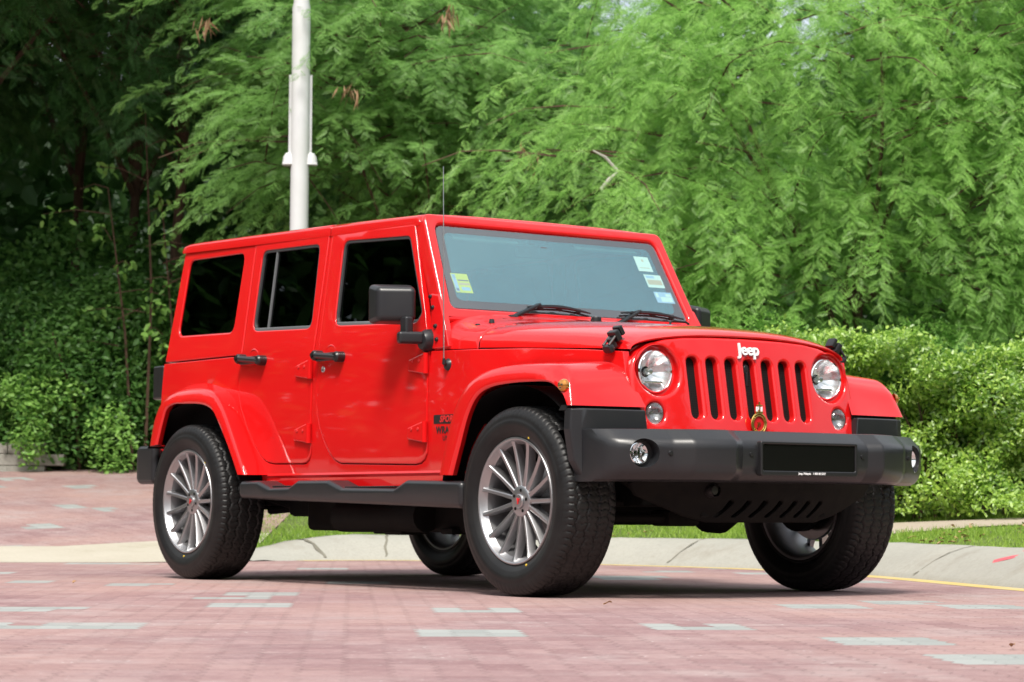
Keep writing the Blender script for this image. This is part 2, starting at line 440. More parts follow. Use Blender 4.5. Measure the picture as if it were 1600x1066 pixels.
for sg in (-1, 1):
    for kind in (0, 1):
        out, win = ((FDo, FWo), (RDo, RWo))[kind]
        d = P_(panel(shrink(out, .0035), [win], smap(.004, sg), .032, r=.006, cuts=ZC, L=.12), 'door', M['paint'])
        P_(panel(shrink(win, -.001), [shrink(win, .013)], smap(-.002, sg), .02, r=.003, cuts=ZC, L=.15), 'window_seal', M['seal'], d)
        P_(panel(shrink(win, .008), [], smap(-.014, sg), .004, r=.001, cuts=ZC, L=.2), 'window', M['dgl'], d, flat=True)
        if kind == 0:
            st = [(-1.69, 1.258), (-.965, 1.228), (-.95, 1.246), (-1.69, 1.279)]
        else:
            st = [(-2.512, 1.278), (-1.922, 1.258), (-1.922, 1.277), (-2.512, 1.298)]
            P_(panel([(-2.380, 1.688), (-2.368, 1.688), (-2.366, 1.29), (-2.378, 1.29)], [], smap(-.004, sg), .015, r=.002, cuts=ZC), 'window_divider', M['sealgrey'], d)
        P_(panel(st, [], smap(.001, sg), .02, r=.004), 'belt_strip', M['sealgrey'], d)
        if kind == 0:
            hinge(-.905, 1.039, d, sg); hinge(-.905, .724, d, sg); handle(-1.815, -1.565, 1.120, d, sg)
            mb = MB(); lathe(mb, [(0, -.004), (.008, -.004), (.013, -.006), (.016, -.002), (.016, .004)], 20, 'y')
            mb.v = [(a-1.762, sg*(yside(-1.762, 1.048)+.003-b), c+1.050) for a, b, c in mb.v]; P_(mb, 'lock', M['steel'], d)
        else:
            hinge(-1.945, 1.059, d, sg); hinge(-1.945, .742, d, sg); handle(-2.585, -2.330, 1.140, d, sg)
    P_(panel(shrink(QWo, .001), [], smap(-.010, sg), .004, r=.001, cuts=ZC, L=.2), 'quarter_window', M['dgl'], flat=True)

# --- windscreen frame, glass, cowl
WX = lambda z: -.779 - (z-1.296)*.536
wn_ = Vector((.881, 0, .472))
def wmap(off=0.0):
    def f(y, z, d):
        cx = 0
        return (WX(z)+cx+wn_.x*(off-d), y, z+wn_.z*(off-d))
    return f
gl_o = roundpoly([(-.706, 1.290), (.706, 1.290), (.658, 1.703), (-.658, 1.703)], [.03, .03, .05, .05])
fr_o = roundpoly([(-.768, 1.225), (.768, 1.225), (.710, 1.752), (-.710, 1.752)], [.01, .01, .045, .045])
YC = [i/10 for i in range(-6, 7)]
P_(panel(fr_o, [gl_o], wmap(.012), .085, r=.016, nr=4, cuts=(1.25, 1.35, 1.5, 1.6), vcuts=YC, L=.1), 'windscreen_frame', M['paint'])
ws = P_(panel(shrink(gl_o, .004), [], wmap(-.002), .005, r=.001, vcuts=YC, L=.1), 'windscreen', M['wgl'], flat=True)
fr_in = roundpoly([(-.655, 1.335), (.655, 1.335), (.613, 1.672), (-.613, 1.672)], .035)
P_(panel(shrink(gl_o, .004), [fr_in], wmap(-.008), .002, r=.0005, vcuts=YC, L=.1), 'windscreen_border', M['ink'], ws, flat=True)
P_(panel(shrink(fr_in, .002), [], wmap(-.0085), .001, r=.0003, vcuts=YC, L=.1), 'windscreen_film', M['film'], ws, flat=True)
def sticker(name, y0, y1, z0, z1, bands, base):
    o = P_(panel([(y0, z0), (y1, z0), (y1-.006, z1), (y0-.006, z1)], [], wmap(-.0076), .0004, r=.0001), name, base, ws)
    for (a0, a1, b0, b1, mm) in bands:
        ya, yb, za, zb = y0+(y1-y0)*a0, y0+(y1-y0)*a1, z0+(z1-z0)*b0, z0+(z1-z0)*b1
        P_(panel([(ya, za), (yb, za), (yb-.003, zb), (ya-.003, zb)], [], wmap(-.0073), .0002, r=.0001), 'print', mm, o)
sticker('windscreen_sticker', -.640, -.545, 1.375, 1.468, [(.02, .24, .05, .95, M['stk_b']), (.06, .2, .75, .9, M['stk_d']), (.3, .95, .62, .68, M['stk_d']), (.3, .95, .40, .52, M['stk_n']), (.08, .22, .1, .22, M['stk_d']), (.4, .9, .12, .3, M['stk_b'])], M['stk_g'])
sticker('windscreen_sticker', .510, .600, 1.552, 1.628, [(.42, .56, .66, .82, M['stk_n']), (.15, .85, .22, .26, M['stk_n'])], M['stk_w'])
sticker('windscreen_sticker', .535, .640, 1.470, 1.536, [(.05, .55, .72, .92, M['stk_b']), (.08, .92, .22, .60, M['stk_n'])], M['stk_w'])
sticker('windscreen_sticker', .560, .670, 1.392, 1.448, [(.28, .92, .12, .55, M['stk_w']), (.04, .2, .5, .9, M['stk_w']), (.6, .9, .6, .85, M['stk_w'])], M['stk_b'])
mb = MB(); rbox(mb, (-1.02, -.06, 1.612), (.02, .22, .062), .012)
tube(mb, [(-1.015, -.04, 1.63), (-1.0, -.03, 1.668)], .010); P_(mb, 'rear_view_mirror', M['black'])
mb = MB(); rbox(mb, (-1.008, -.055, 1.668), (.03, .10, .045), .012); rbox(mb, (-.972, -.04, 1.612), (.012, .04, .045), .005); P_(mb, 'rain_sensor', M['black'], ws)

def hood_row(x, zl, zt, yw, n, k=33, a0=-1, a1=1):
    row = []
    for i in range(k):
        t = a0+(a1-a0)*i/(k-1)
        a = math.copysign(abs(math.sin(t*PI/2))**(2/n), t) if abs(t) < 1 else t
        row.append((x - .035*a*a*(1 if x > .3 else 0)*min(1, (x-.3)/.1 if x > .3 else 0), yw*a, zl+(zt-zl)*max(0, 1-abs(a)**n)**(1/n)))
    return row
HST = [(-.487, 1.089, 1.222, .745, 2.9), (-.484, 1.090, 1.232, .747, 2.9), (-.47, 1.091, 1.237, .747, 2.9), (-.3, 1.084, 1.226, .722, 2.85), (-.1, 1.074, 1.211, .691, 2.8), (.1, 1.064, 1.193, .658, 2.75),
       (.25, 1.056, 1.175, .634, 2.65), (.34, 1.051, 1.162, .622, 2.5), (.39, 1.048, 1.154, .616, 2.4), (.425, 1.046, 1.145, .611, 2.3), (.452, 1.045, 1.134, .607, 2.2), (.464, 1.044, 1.123, .604, 2.15), (.462, 1.043, 1.117, .601, 2.12), (.448, 1.041, 1.113, .598, 2.1)]
mb = MB(); grid(mb, [hood_row(*s) for s in HST])
hood = P_(mb, 'hood', M['paint'], angle=55, wn=False)
mb = MB(); grid(mb, [hood_row(x, zl-.0, zt, yw, n) for x, zl, zt, yw, n in
   [(-.494, 1.086, 1.222, .746, 2.9), (-.497, 1.088, 1.233, .748, 2.9), (-.51, 1.089, 1.238, .750, 2.9), (-.62, 1.092, 1.246, .768, 3.2), (-.70, 1.094, 1.262, .776, 3.6), (-.76, 1.095, 1.28, .778, 4.2), (-.80, 1.095, 1.29, .778, 4.6)]])
cowl = P_(mb, 'cowl', M['paint'], angle=55, wn=False)
mb = MB()
for k in range(9): rbox(mb, (-.705+.006*(abs(k-4)), -.44+k*.11, 1.262-.004*abs(k-4)), (.012, .09, .006), .002)
P_(mb, 'cowl_vent', M['void'], cowl)
# black inner engine bay: fills the shut lines
mb = MB(); rbox(mb, (-.05, 0, .93), (.86, 1.10, .26), .02); rbox(mb, (-.60, 0, 1.0), (.30, 1.42, .2), .02); P_(mb, 'engine_bay', M['void'], wn=False)
# windscreen hinge bracket with bolts
for sg in (-1, 1):
    br = roundpoly([(-.872, 1.362), (-.800, 1.352), (-.745, 1.262), (-.700, 1.180), (-.668, 1.102), (-.805, 1.099), (-.812, 1.15)], .008, 3)
    b = P_(panel(br, [], smap(.002, sg), .03, r=.006, cuts=ZC, L=.06), 'windscreen_hinge', M['paint'])
    for x, z in ((-.862, 1.346), (-.832, 1.294), (-.790, 1.205), (-.768, 1.142)):
        mb = MB(); lathe(mb, [(0, -.010), (.008, -.009), (.011, -.003), (.011, .004)], 12, 'y')
        mb.v = [(a+x, sg*(yside(x, z)+.002-bb), c+z) for a, bb, c in mb.v]; P_(mb, 'bolt', M['black'], b)
    for x, y, z in ((-.60, .60, 1.228), (-.625, .66, 1.205)):
        mb = MB(); lathe(mb, [(.014, -.012), (.011, .006), (0, .008)], 12, 'z', (x, sg*y, z)); P_(mb, 'bolt', M['black'], cowl)
# wipers, washer, hood stops, grab loop
def wiper(y0, y1, yb0, yb1):
    mb = MB()
    a = Vector((-.735, y0, 1.262)); c = Vector((-.760, y1, 1.333))
    Mx = (c-a).to_track_quat('X', 'Z').to_matrix()
    rbox(mb, (a+c)/2, ((c-a).length, .026, .014), .004, M=Mx, taper=lambda q: (q.x, q.y*(1.25-q.x*1.6), q.z))
    rbox(mb, a+Vector((0, 0, -.004)), (.05, .045, .03), .01)
    w_ = P_(mb, 'wiper', M['plastic'])
    mb = MB()
    pts = [(-.762+.004*math.sin(t*PI), yb0+(yb1-yb0)*t, 1.318-.012*t+.014*math.sin(t*PI)) for t in [i/10 for i in range(11)]]
    tube(mb, pts, [.004+.006*math.sin(PI*i/10) for i in range(11)], 6)
    tube(mb, [(p[0]-.012, p[1], p[2]-.014) for p in pts], .005, 6)
    for t in (2, 5, 8): rbox(mb, (pts[t][0]-.004, pts[t][1], pts[t][2]-.004), (.02, .03, .02), .004)
    P_(mb, 'blade', M['black'], w_)
wiper(-.392, -.215, -.285, .085); wiper(.235, .385, .27, .66)
mb = MB(); lathe(mb, [(.026, -.02), (.025, .028), (.022, .034), (0, .035)], 20, 'z', (-.42, -.14, 1.222)); P_(mb, 'hood_stop', M['black'], hood)
mb = MB(); lathe(mb, [(.026, -.02), (.025, .028), (.022, .034), (0, .035)], 20, 'z', (-.42, .66, 1.20)); P_(mb, 'hood_stop', M['black'], hood)
mb = MB(); tube(mb, [(-.50, .36, 1.236), (-.50, .365, 1.262), (-.50, .38, 1.268), (-.50, .46, 1.266), (-.50, .475, 1.26), (-.50, .48, 1.232)], .006, 8); P_(mb, 'hood_loop', M['black'], cowl)
# hood latches
for sg in (-1, 1):
    mb = MB()
    A = Vector((.352, sg*.607, 1.128)); B = Vector((.352, sg*.664, 1.04)); dv = (B-A)
    Mx = Matrix.Rotation(sg*R(-32), 3, 'X')
    rbox(mb, A.lerp(B, .02), (.052, .022, .045), .007, M=Mx); rbox(mb, A.lerp(B, .33)+Vector((0, sg*.004, .004)), (.060, .030, .050), .008, M=Mx)
    rbox(mb, A.lerp(B, .64), (.030, .026, .05), .007, M=Mx)
    rbox(mb, A.lerp(B, .92)+Vector((0, sg*.002, 0)), (.058, .034, .040), .014, M=Mx)
    tube(mb, [A+Vector((-.02, sg*.02, -.01)), B+Vector((-.02, sg*.012, .02))], .006, 6); tube(mb, [A+Vector((.02, sg*.02, -.01)), B+Vector((.02, sg*.012, .02))], .006, 6)
    P_(mb, 'hood_latch', M['black'])

# --- front panel with seven slots and lamp bowls
def gx(y, z): return .480 + (1.05-z)*.175 - .115*y*y
def gmap(off=0.0):
    return lambda y, z, d: (gx(y, z)+off-d, y, z)
half = [(0, 1.111), (.20, 1.109), (.34, 1.103), (.44, 1.090), (.52, 1.068), (.575, 1.036), (.607, .995), (.622, .95), (.625, .90), (.622, .80), (.612, .72), (.600, .660)]
go = half + [(-y, z) for y, z in half[::-1][:-1]]
slots = [roundpoly([(k*.1025-.0295, 1.019), (k*.1025+.0295, 1.019), (k*.1025+.0295, .756), (k*.1025-.0295, .756)], .028, 5) for k in range(-3, 4)]
circ = lambda y, z, r, n=32: [(y+r*math.cos(2*PI*i/n), z+r*math.sin(2*PI*i/n)) for i in range(n)]
HLY, HLZ, TSY, TSZ = .486, .955, .520, .775
holes = slots + [circ(s*HLY, HLZ, .108) for s in (-1, 1)] + [circ(s*TSY, TSZ, .0455) for s in (-1, 1)]
P_(panel(go, holes, gmap(), .06, r=.013, nr=4, vcuts=[-.5, -.4, -.3, -.2, -.1, 0, .1, .2, .3, .4, .5], cuts=(.72, .86, 1.04), L=.05), 'front_panel', M['paint'], angle=40)
mesh_m = bpy.data.materials.new('grille_mesh'); mesh_m.use_nodes = True
t_ = mesh_m.node_tree; b_ = t_.nodes['Principled BSDF']; tc = t_.nodes.new('ShaderNodeTexCoord')
vo = t_.nodes.new('ShaderNodeTexVoronoi'); vo.feature = 'DISTANCE_TO_EDGE'; vo.inputs['Scale'].default_value = 95; vo.inputs['Randomness'].default_value = .1
mp = t_.nodes.new('ShaderNodeMapping'); mp.inputs['Scale'].default_value = (0, 1, 1)
rp = t_.nodes.new('ShaderNodeValToRGB'); rp.color_ramp.elements[0].position = .10; rp.color_ramp.elements[0].color = (.010, .010, .010, 1); rp.color_ramp.elements[1].position = .2; rp.color_ramp.elements[1].color = (.001, .001, .001, 1)
t_.links.new(tc.outputs['Object'], mp.inputs[0]); t_.links.new(mp.outputs[0], vo.inputs[0]); t_.links.new(vo.outputs[0], rp.inputs[0]); t_.links.new(rp.outputs[0], b_.inputs['Base Color']); b_.inputs['Roughness'].default_value = .6; b_.inputs['Specular IOR Level'].default_value = .2
for k in range(-3, 4):
    P_(panel(shrink(slots[k+3], -.004), [], gmap(-.034), .01, r=.002), 'grille_insert', mesh_m)
mb = MB(); lathe(mb, [(0, .008), (.014, .006), (.019, 0), (.019, -.02)], 20, 'x'); mb.v = [(x+gx(0, .975)-.030, y*.9, z*1.3+.978) for x, y, z in mb.v]
rbox(mb, (gx(0, .94)-.03, 0, .935), (.012, .012, .06), .003)
P_(mb, 'grille_camera', M['plastic'])
# headlamps
lens_m = M['clear']
for sg in (-1, 1):
    x0 = gx(HLY, HLZ); Mz = Matrix.Rotation(sg*R(4), 4, 'Z')
    mb = MB(); lathe(mb, [(.112, -.005), (.105, -.022), (.093, -.030), (.088, -.030)], 48, 'x'); mb.v = [(a+x0-.006, b+sg*HLY, c+HLZ) for a, b, c in mb.v]
    hl = P_(mb, 'headlight', M['paint'])
    mb = MB(); lathe(mb, [(.094, -.034), (.092, -.020), (.087, -.016), (.084, -.020)], 48, 'x'); mb.v = [(a+x0-.002, b+sg*HLY, c+HLZ) for a, b, c in mb.v]
    P_(mb, 'lamp_ring', M['chrome'], hl)
    mb = MB()
    lathe(mb, [(.085, -.024), (.076, -.045), (.060, -.066), (.040, -.082), (.022, -.090), (.016, -.090)], 48, 'x', rfun=lambda a, k: .0022*math.cos(a*12) if 0 < k < 4 else 0)
    lathe(mb, [(.016, -.095), (.016, -.060), (.011, -.052), (0, -.050)], 20, 'x')
    rbox(mb, (-.052, 0, -.046), (.035, .10, .012), .003)
    mb.v = [(a+x0, b+sg*HLY, c+HLZ) for a, b, c in mb.v]
    P_(mb, 'reflector', M['reflector'], hl, angle=25)
    mb = MB()
    NR = 10; vs = []
    for j in range(33):
        row = []
    prof = [(.085*math.sin(i/NR*PI/2), -.020+.022*math.cos(i/NR*PI/2)) for i in range(NR+1)][::-1]
    lathe(mb, prof, 64, 'x', rfun=None)
    mb.v = [(a + .0012*math.sin(b*340)*(1 if c < .03 else .3) + x0, b+sg*HLY, c+HLZ) for a, b, c in mb.v]
    P_(mb, 'lens', M['clear'], hl, angle=60, wn=False)
    x1 = gx(TSY, TSZ)
    mb = MB(); lathe(mb, [(.0455, -.012), (.038, -.030), (.022, -.042), (0, -.046)], 32, 'x', rfun=lambda a, k: .0015*math.cos(a*9) if k in (1, 2) else 0); mb.v = [(a+x1, b+sg*TSY, c+TSZ) for a, b, c in mb.v]
    ts = P_(mb, 'turn_signal', M['reflector'])
    mb = MB(); lathe(mb, [(.0455, -.012), (.043, -.002), (.034, .004), (.018, .007), (0, .008)], 32, 'x'); mb.v = [(a+x1, b+sg*TSY, c+TSZ) for a, b, c in mb.v]
    P_(mb, 'lens', M['smoke'], ts, angle=60, wn=False)
# badge letters on the front panel
def on_front(y, z, off=.0): return Matrix(((0, 0, 1, gx(y, z)+off), (1, 0, 0, y), (0, 1, 0, z), (0, 0, 0, 1)))
tilt = Matrix.Rotation(R(-9), 4, 'Y')
T = Matrix.Translation((gx(0, 1.064)+.006, 0, 1.062)) @ Matrix.Rotation(-math.atan(.175), 4, 'Y') @ Matrix(((0, 0, 1, 0), (1, 0, 0, 0), (0, 1, 0, 0), (0, 0, 0, 1)))
P_(text_mesh('Jeep', .073, .004, T, bold=.0014, space=.95), 'badge_letters', M['white'], wn=False, angle=30, weld=False)
# crest badge at the foot of the middle slot
cx, cz = .0, .742
xb = gx(0, cz)+.012
mb = MB(); n0 = 0
for r_, rr in ((.040, .0045), (.031, .0025)):
    tube(mb, [(xb+.006, r_*math.cos(a), cz+r_*1.08*math.sin(a)) for a in [2*PI*i/40 for i in range(41)]], rr, 8, cap=False)
for i in range(18):
    a = 2*PI*i/18; rbox(mb, (xb+.006, .0355*math.cos(a), cz+.0383*math.sin(a)), (.004, .006, .006), .001)
crest = P_(mb, 'crest_badge', M['gold'])
mb = MB(); lathe(mb, [(.038, -.004), (.036, .002), (0, .003)], 40, 'x'); mb.v = [(a+xb, b, c*1.08+cz) for a, b, c in mb.v]; P_(mb, 'crest_disc', M['redflat'], crest)
P_(text_mesh('JP', .026, .0015, Matrix.Translation((xb+.006, 0, cz-.004)) @ Matrix(((0, 0, 1, 0), (1, 0, 0, 0), (0, 1, 0, 0), (0, 0, 0, 1)))), 'crest_letters', M['gold'], crest, wn=False, weld=False)
mb = MB()
for k in (-1, 0, 1): rbox(mb, (xb+.008, k*.013, cz+.062+(.006 if k == 0 else 0)), (.006, .011, .022), .004)
P_(mb, 'crown_cap', M['white'], crest)
mb = MB(); rbox(mb, (xb+.008, 0, cz+.048), (.008, .040, .008), .002); rbox(mb, (xb+.0085, 0, cz+.070), (.007, .007, .05), .002); rbox(mb, (xb+.009, 0, cz+.078), (.006, .034, .006), .002)
P_(mb, 'crown_band', M['gold'], crest)

# --- fender flares
def flare(tab, name):
    B = smooth_path([t[0] for t in tab], 5); L = smooth_path([t[1] for t in tab], 5); O = smooth_path([t[2] for t in tab], 5)
    for sg in (-1, 1):
        G = []
        for b, l, o in zip(B, L, O):
            row = [b + np.array([0, .02, 0])]
            n = 7
            for k in range(n+1):                 # top skin, slightly bowed
                t = k/n; p = b*(1-t)+l*t
                out = np.array([0, 0, 1.0])
                row.append(p)
            lo = (l+o)/2; corner = l + (o-l)*.10
            row[-1] = l + (b-l)*.06
            row.append(l + (o-l)*.035 + np.array([0, -.005, 0]))
            for t in (.12, .35, .65, .90): row.append(l+(o-l)*t + np.array([0, -.009-.004*math.sin(t*PI), 0]))
            row.append(o + np.array([0, -.004, 0])); row.append(o + np.array([0, .008, 0]) + (l-o)*.02)
            row.append(o + np.array([0, .022, 0]) + (l-o)*.06)
            G.append([(p[0], p[1]*(-sg) if False else (p[1] if sg < 0 else -p[1]), p[2]) for p in row])
        mb = MB(); grid(mb, G)
        mb.f += [tuple(range(len(G[0])))[::-1], tuple(range((len(G)-1)*len(G[0]), len(G)*len(G[0])))]
        yield P_(mb, name, M['paint'], angle=38, wn=False)
A3 = np.array
def row3(b, l, o): return (A3(b, float), A3(l, float), A3(o, float))
FT = [row3((-.555, -.785, .521), (-.520, -.930, .521), (-.402, -.938, .518)),
      row3((-.505, -.785, .68), (-.468, -.930, .68), (-.345, -.938, .645)),
      row3((-.445, -.785, .83), (-.395, -.928, .825), (-.285, -.938, .775)),
      row3((-.375, -.785, .935), (-.305, -.922, .918), (-.215, -.938, .857)),
      row3((-.27, -.785, .990), (-.18, -.918, .965), (-.115, -.938, .893)),
      row3((-.10, -.775, 1.002), (-.01, -.915, .982), (.04, -.938, .905)),
      row3((.10, -.735, 1.000), (.16, -.912, .982), (.19, -.938, .905)),
      row3((.24, -.700, .997), (.285, -.905, .977), (.305, -.938, .899)),
      row3((.345, -.665, .990), (.360, -.890, .966), (.365, -.938, .876)),
      row3((.415, -.640, .950), (.415, -.905, .915), (.405, -.938, .845)),
      row3((.460, -.620, .880), (.445, -.918, .855), (.425, -.938, .822)),
      row3((.508, -.604, .797), (.468, -.930, .797), (.440, -.938, .797))]
RT = [row3((-3.42, -.785, .70), (-3.335, -.928, .70), (-3.226, -.938, .708)),
      row3((-3.385, -.785, .83), (-3.285, -.928, .84), (-3.165, -.938, .833)),
      row3((-3.33, -.785, .95), (-3.205, -.924, .935), (-3.122, -.938, .895)),
      row3((-3.25, -.785, 1.015), (-3.08, -.918, .980), (-3.04, -.938, .918)),
      row3((-3.1, -.785, 1.035), (-2.95, -.915, .992), (-2.93, -.938, .917)),
      row3((-2.916, -.785, 1.026), (-2.80, -.915, .991), (-2.79, -.938, .912)),
      row3((-2.765, -.785, .99), (-2.67, -.916, .975), (-2.69, -.938, .899)),
      row3((-2.665, -.785, .94), (-2.59, -.92, .938), (-2.61, -.938, .866)),
      row3((-2.58, -.785, .85), (-2.50, -.925, .855), (-2.53, -.938, .782)),
      row3((-2.45, -.785, .69), (-2.385, -.928, .70), (-2.435, -.938, .67)),
      row3((-2.31, -.785, .54), (-2.272, -.930, .538), (-2.342, -.938, .539))]
ff = list(flare(FT, 'fender_flare')); rf = list(flare(RT, 'fender_flare'))
for sg, fl in ((-1, ff[0]), (1, ff[1])):
    mb = MB(); lathe(mb, [(0, -.016), (.012, -.014), (.022, -.008), (.026, 0), (.027, .006)], 24, 'y')
    Mx = Matrix.Rotation(R(22), 4, 'Z')
    mb.v = [tuple(Mx @ Vector(v)) for v in mb.v]; mb.v = [(a+.412, sg*(.944-b), c*1.05+.880) for a, b, c in mb.v]
    ml = P_(mb, 'marker_light', M['amber'], fl)
    mb = MB()
    for a in (.4, 2.5, 4.6): rbox(mb, (.414+.010*math.cos(a), sg*.960, .880+.010*math.sin(a)), (.010, .003, .006), .001)
    P_(mb, 'bulb', M['chrome'], ml)
# wheel wells
for x0 in (0, -2.947):
    for sg in (-1, 1):
        mb = MB(); G = []
        a0, a1 = (R(42), R(172)) if x0 == 0 else (R(12), R(146))
        for i in range(19):
            a = a0+(a1-a0)*i/18; c_, s_ = math.cos(a), math.sin(a)
            rx, rz = (.55, .50) if x0 == 0 else (.57, .52)
            G.append([(x0+rx*c_, sg*yy, .40+rz*s_) for yy in (.905, .80, .5, .42)])
        grid(mb, G); rbox(mb, (x0-.02, sg*.41, .74), (.9, .02, .34), 0)
        P_(mb, 'wheel_well', M['void'], wn=False)

# --- front bumper
BST = [(0, .862), (.20, .861), (.340, .854), (.352, .855), (.405, .887), (.418, .889), (.50, .866), (.575, .836), (.592, .828), (.645, .783), (.662, .778), (.74, .740), (.80, .706), (.845, .676), (.872, .648), (.890, .605), (.897, .54), (.897, .44)]
def bprof(xf, k):
    zt, zb = .700, .484
    return [(min(xf-.16, .56), zt-.004), (xf-.080, zt), (xf-.068, zt-.002), (xf-.020, zt-.038), (xf-.008, zt-.050), (xf-.001, zt-.066), (xf, zt-.085), (xf-.002, zb+.075), (xf-.006, zb+.052), (xf-.018, zb+.030), (xf-.040, zb+.010), (xf-.07, zb), (min(xf-.16, .56), zb+.004)]
full = [(-y, x) for y, x in BST[::-1]] + BST[1:]
dn = []
for (a, b) in zip(full[:-1], full[1:]):
    for k in range(2): t = k/2; dn.append((a[0]+(b[0]-a[0])*t, a[1]+(b[1]-a[1])*t))
dn.append(full[-1])
mb = MB(); G = []
for y, x in full:
    dy = 0
    G.append([(px, y, pz) for px, pz in bprof(x, 0)])
grid(mb, G, closed=True); k = len(G[0]); mb.f += [tuple(range(k)), tuple(range((len(G)-1)*k, len(G)*k))[::-1]]
bump = P_(mb, 'front_bumper', M['plastic'], wn=False, angle=28)
def cut(o, cutters):
    for cm in cutters:
        co = cm.build('cutter', None, None, wn=False)
        md = o.modifiers.new('cut', 'BOOLEAN'); md.operation = 'DIFFERENCE'; md.object = co; md.solver = 'EXACT'
        dg = bpy.context.evaluated_depsgraph_get(); dg.update(); me = bpy.data.meshes.new_from_object(o.evaluated_get(dg))
        o.modifiers.clear(); old = o.data; o.data = me; bpy.data.meshes.remove(old); cme = co.data; bpy.data.objects.remove(co); bpy.data.meshes.remove(cme)
FY, FZ = .765, .600
cl = []
for sg in (-1, 1):
    q = MB(); lathe(q, [(0, -.07), (.054, -.07), (.061, 0), (.072, .06), (0, .06)], 40, 'x'); q.xf(Matrix.Translation((.730, sg*FY, FZ)) @ Matrix.Rotation(sg*R(20), 4, 'Z')); cl.append(q)
cut(bump, cl)
bump.data.materials.clear(); bump.data.materials.append(M['plastic'])
for sg in (-1, 1):
    FM = Matrix.Translation((.692, sg*FY, FZ)) @ Matrix.Rotation(sg*R(8), 4, 'Z')
    mb = MB(); lathe(mb, [(.049, -.030), (.046, -.004), (.041, -.002)], 32, 'x'); lathe(mb, [(.041, -.004), (.028, -.020), (.012, -.034), (0, -.034)], 32, 'x', rfun=lambda a, k: .003*math.cos(a*5) if k == 1 else 0)
    rbox(mb, (-.008, 0, 0), (.012, .012, .05), .003)
    fo = P_(mb.xf(FM), 'fog_light', M['chrome'], bump)
    mb = MB(); lathe(mb, [(.045, -.003), (.036, .006), (.018, .011), (0, .012)], 32, 'x'); P_(mb.xf(FM), 'lens', M['clear'], fo, wn=False, angle=60)
bump.data.set_sharp_from_angle(angle=R(24)); bump.modifiers.new('weighted normals', 'WEIGHTED_NORMAL').keep_sharp = True
for y in (-.668, -.307, .317, .668):
    mb = MB(); lathe(mb, [(0, .004), (.009, .003), (.011, -.006)], 14, 'x', (.777 if abs(y) > .5 else .857, y, .60))
    P_(mb, 'bumper_sensor', M['black'], bump)
# filler wings above the bumper ends
for sg in (-1, 1):
    wx = lambda y: .532 - .15*(y-.585) - max(0, y-.875)*.35
    wo = roundpoly([(.590, .69), (.602, .784), (.885, .786), (.938, .786), (.942, .70), (.925, .57), (.885, .487), (.80, .487), (.80, .69)], .008, 3)
    P_(panel(wo, [], lambda y, z, d: (wx(y)-d+.03*max(0, .62-z), sg*y, z), .04, r=.008, vcuts=(.875, .90, .92), L=.06), 'bumper_wing', M['plastic'], bump, angle=25)
    P_(panel([(.60, .778), (.94, .778), (.93, .80), (.61, .80)], [], lambda y, z, d: (wx(y)-.03-d, sg*y, z), .05, r=.002, L=.06), 'filler_gap', M['void'], bump)
# number plate with frame and small print
po = roundpoly([(-.272, .512), (.272, .512), (.272, .656), (-.272, .656)], .012, 3); pi_ = roundpoly([(-.258, .534), (.258, .534), (.258, .643), (-.258, .643)], .006, 3)
pl = P_(panel(po, [pi_], lambda y, z, d: (.876-d, y, z), .03, r=.005), 'plate_frame', M['black'], bump)
P_(panel(pi_, [], lambda y, z, d: (.870-d, y, z), .02, r=.001), 'number_plate', M['plate'], pl)
T = Matrix.Translation((.877, .01, .5235)) @ Matrix(((0, 0, 1, 0), (1, 0, 0, 0), (0, 1, 0, 0), (0, 0, 0, 1)))
P_(text_mesh('Jeep, Malaysia   1 800 88 5337', .0125, .0004, T, bold=.0004), 'plate_print', M['white'], pl, wn=False, weld=False)
# lower air dam with slanted slots
def dmap(y, z, d):
    q = max(0, (.49-z)/.17)
    return (.72 - .09*q - .02*q*q - .42*y*y - d, y, z)
do = roundpoly([(-.69, .490), (-.64, .43), (-.42, .345), (-.30, .318), (.30, .318), (.42, .345), (.64, .43), (.69, .490)], .03, 3)
ds = [roundpoly([(y0+.006, .415), (y0+.034, .408), (y0+.010, .372), (y0-.020, .340), (y0-.045, .342), (y0-.012, .375)], .010, 3) for y0 in [.005+.085*i for i in range(-3, 4)]]
P_(panel(do, ds, dmap, .02, r=.006, vcuts=(-.5, -.4, -.3, -.2, -.1, 0, .1, .2, .3, .4, .5), cuts=(.35, .40, .44), L=.06), 'air_dam', M['under'], bump)
mb = MB(); rbox(mb, (.57, .0, .40), (.04, .7, .12), .01); P_(mb, 'dam_backing', M['void'], bump)
mb = MB(); lathe(mb, [(.026, .02), (.030, .005), (.030, -.02)], 20, 'x', (.655, -.345, .452)); lathe(mb, [(0, .01), (.018, .008), (.020, -.01)], 20, 'x', (.66, -.345, .452)); P_(mb, 'tow_hook_cap', M['black'], bump)

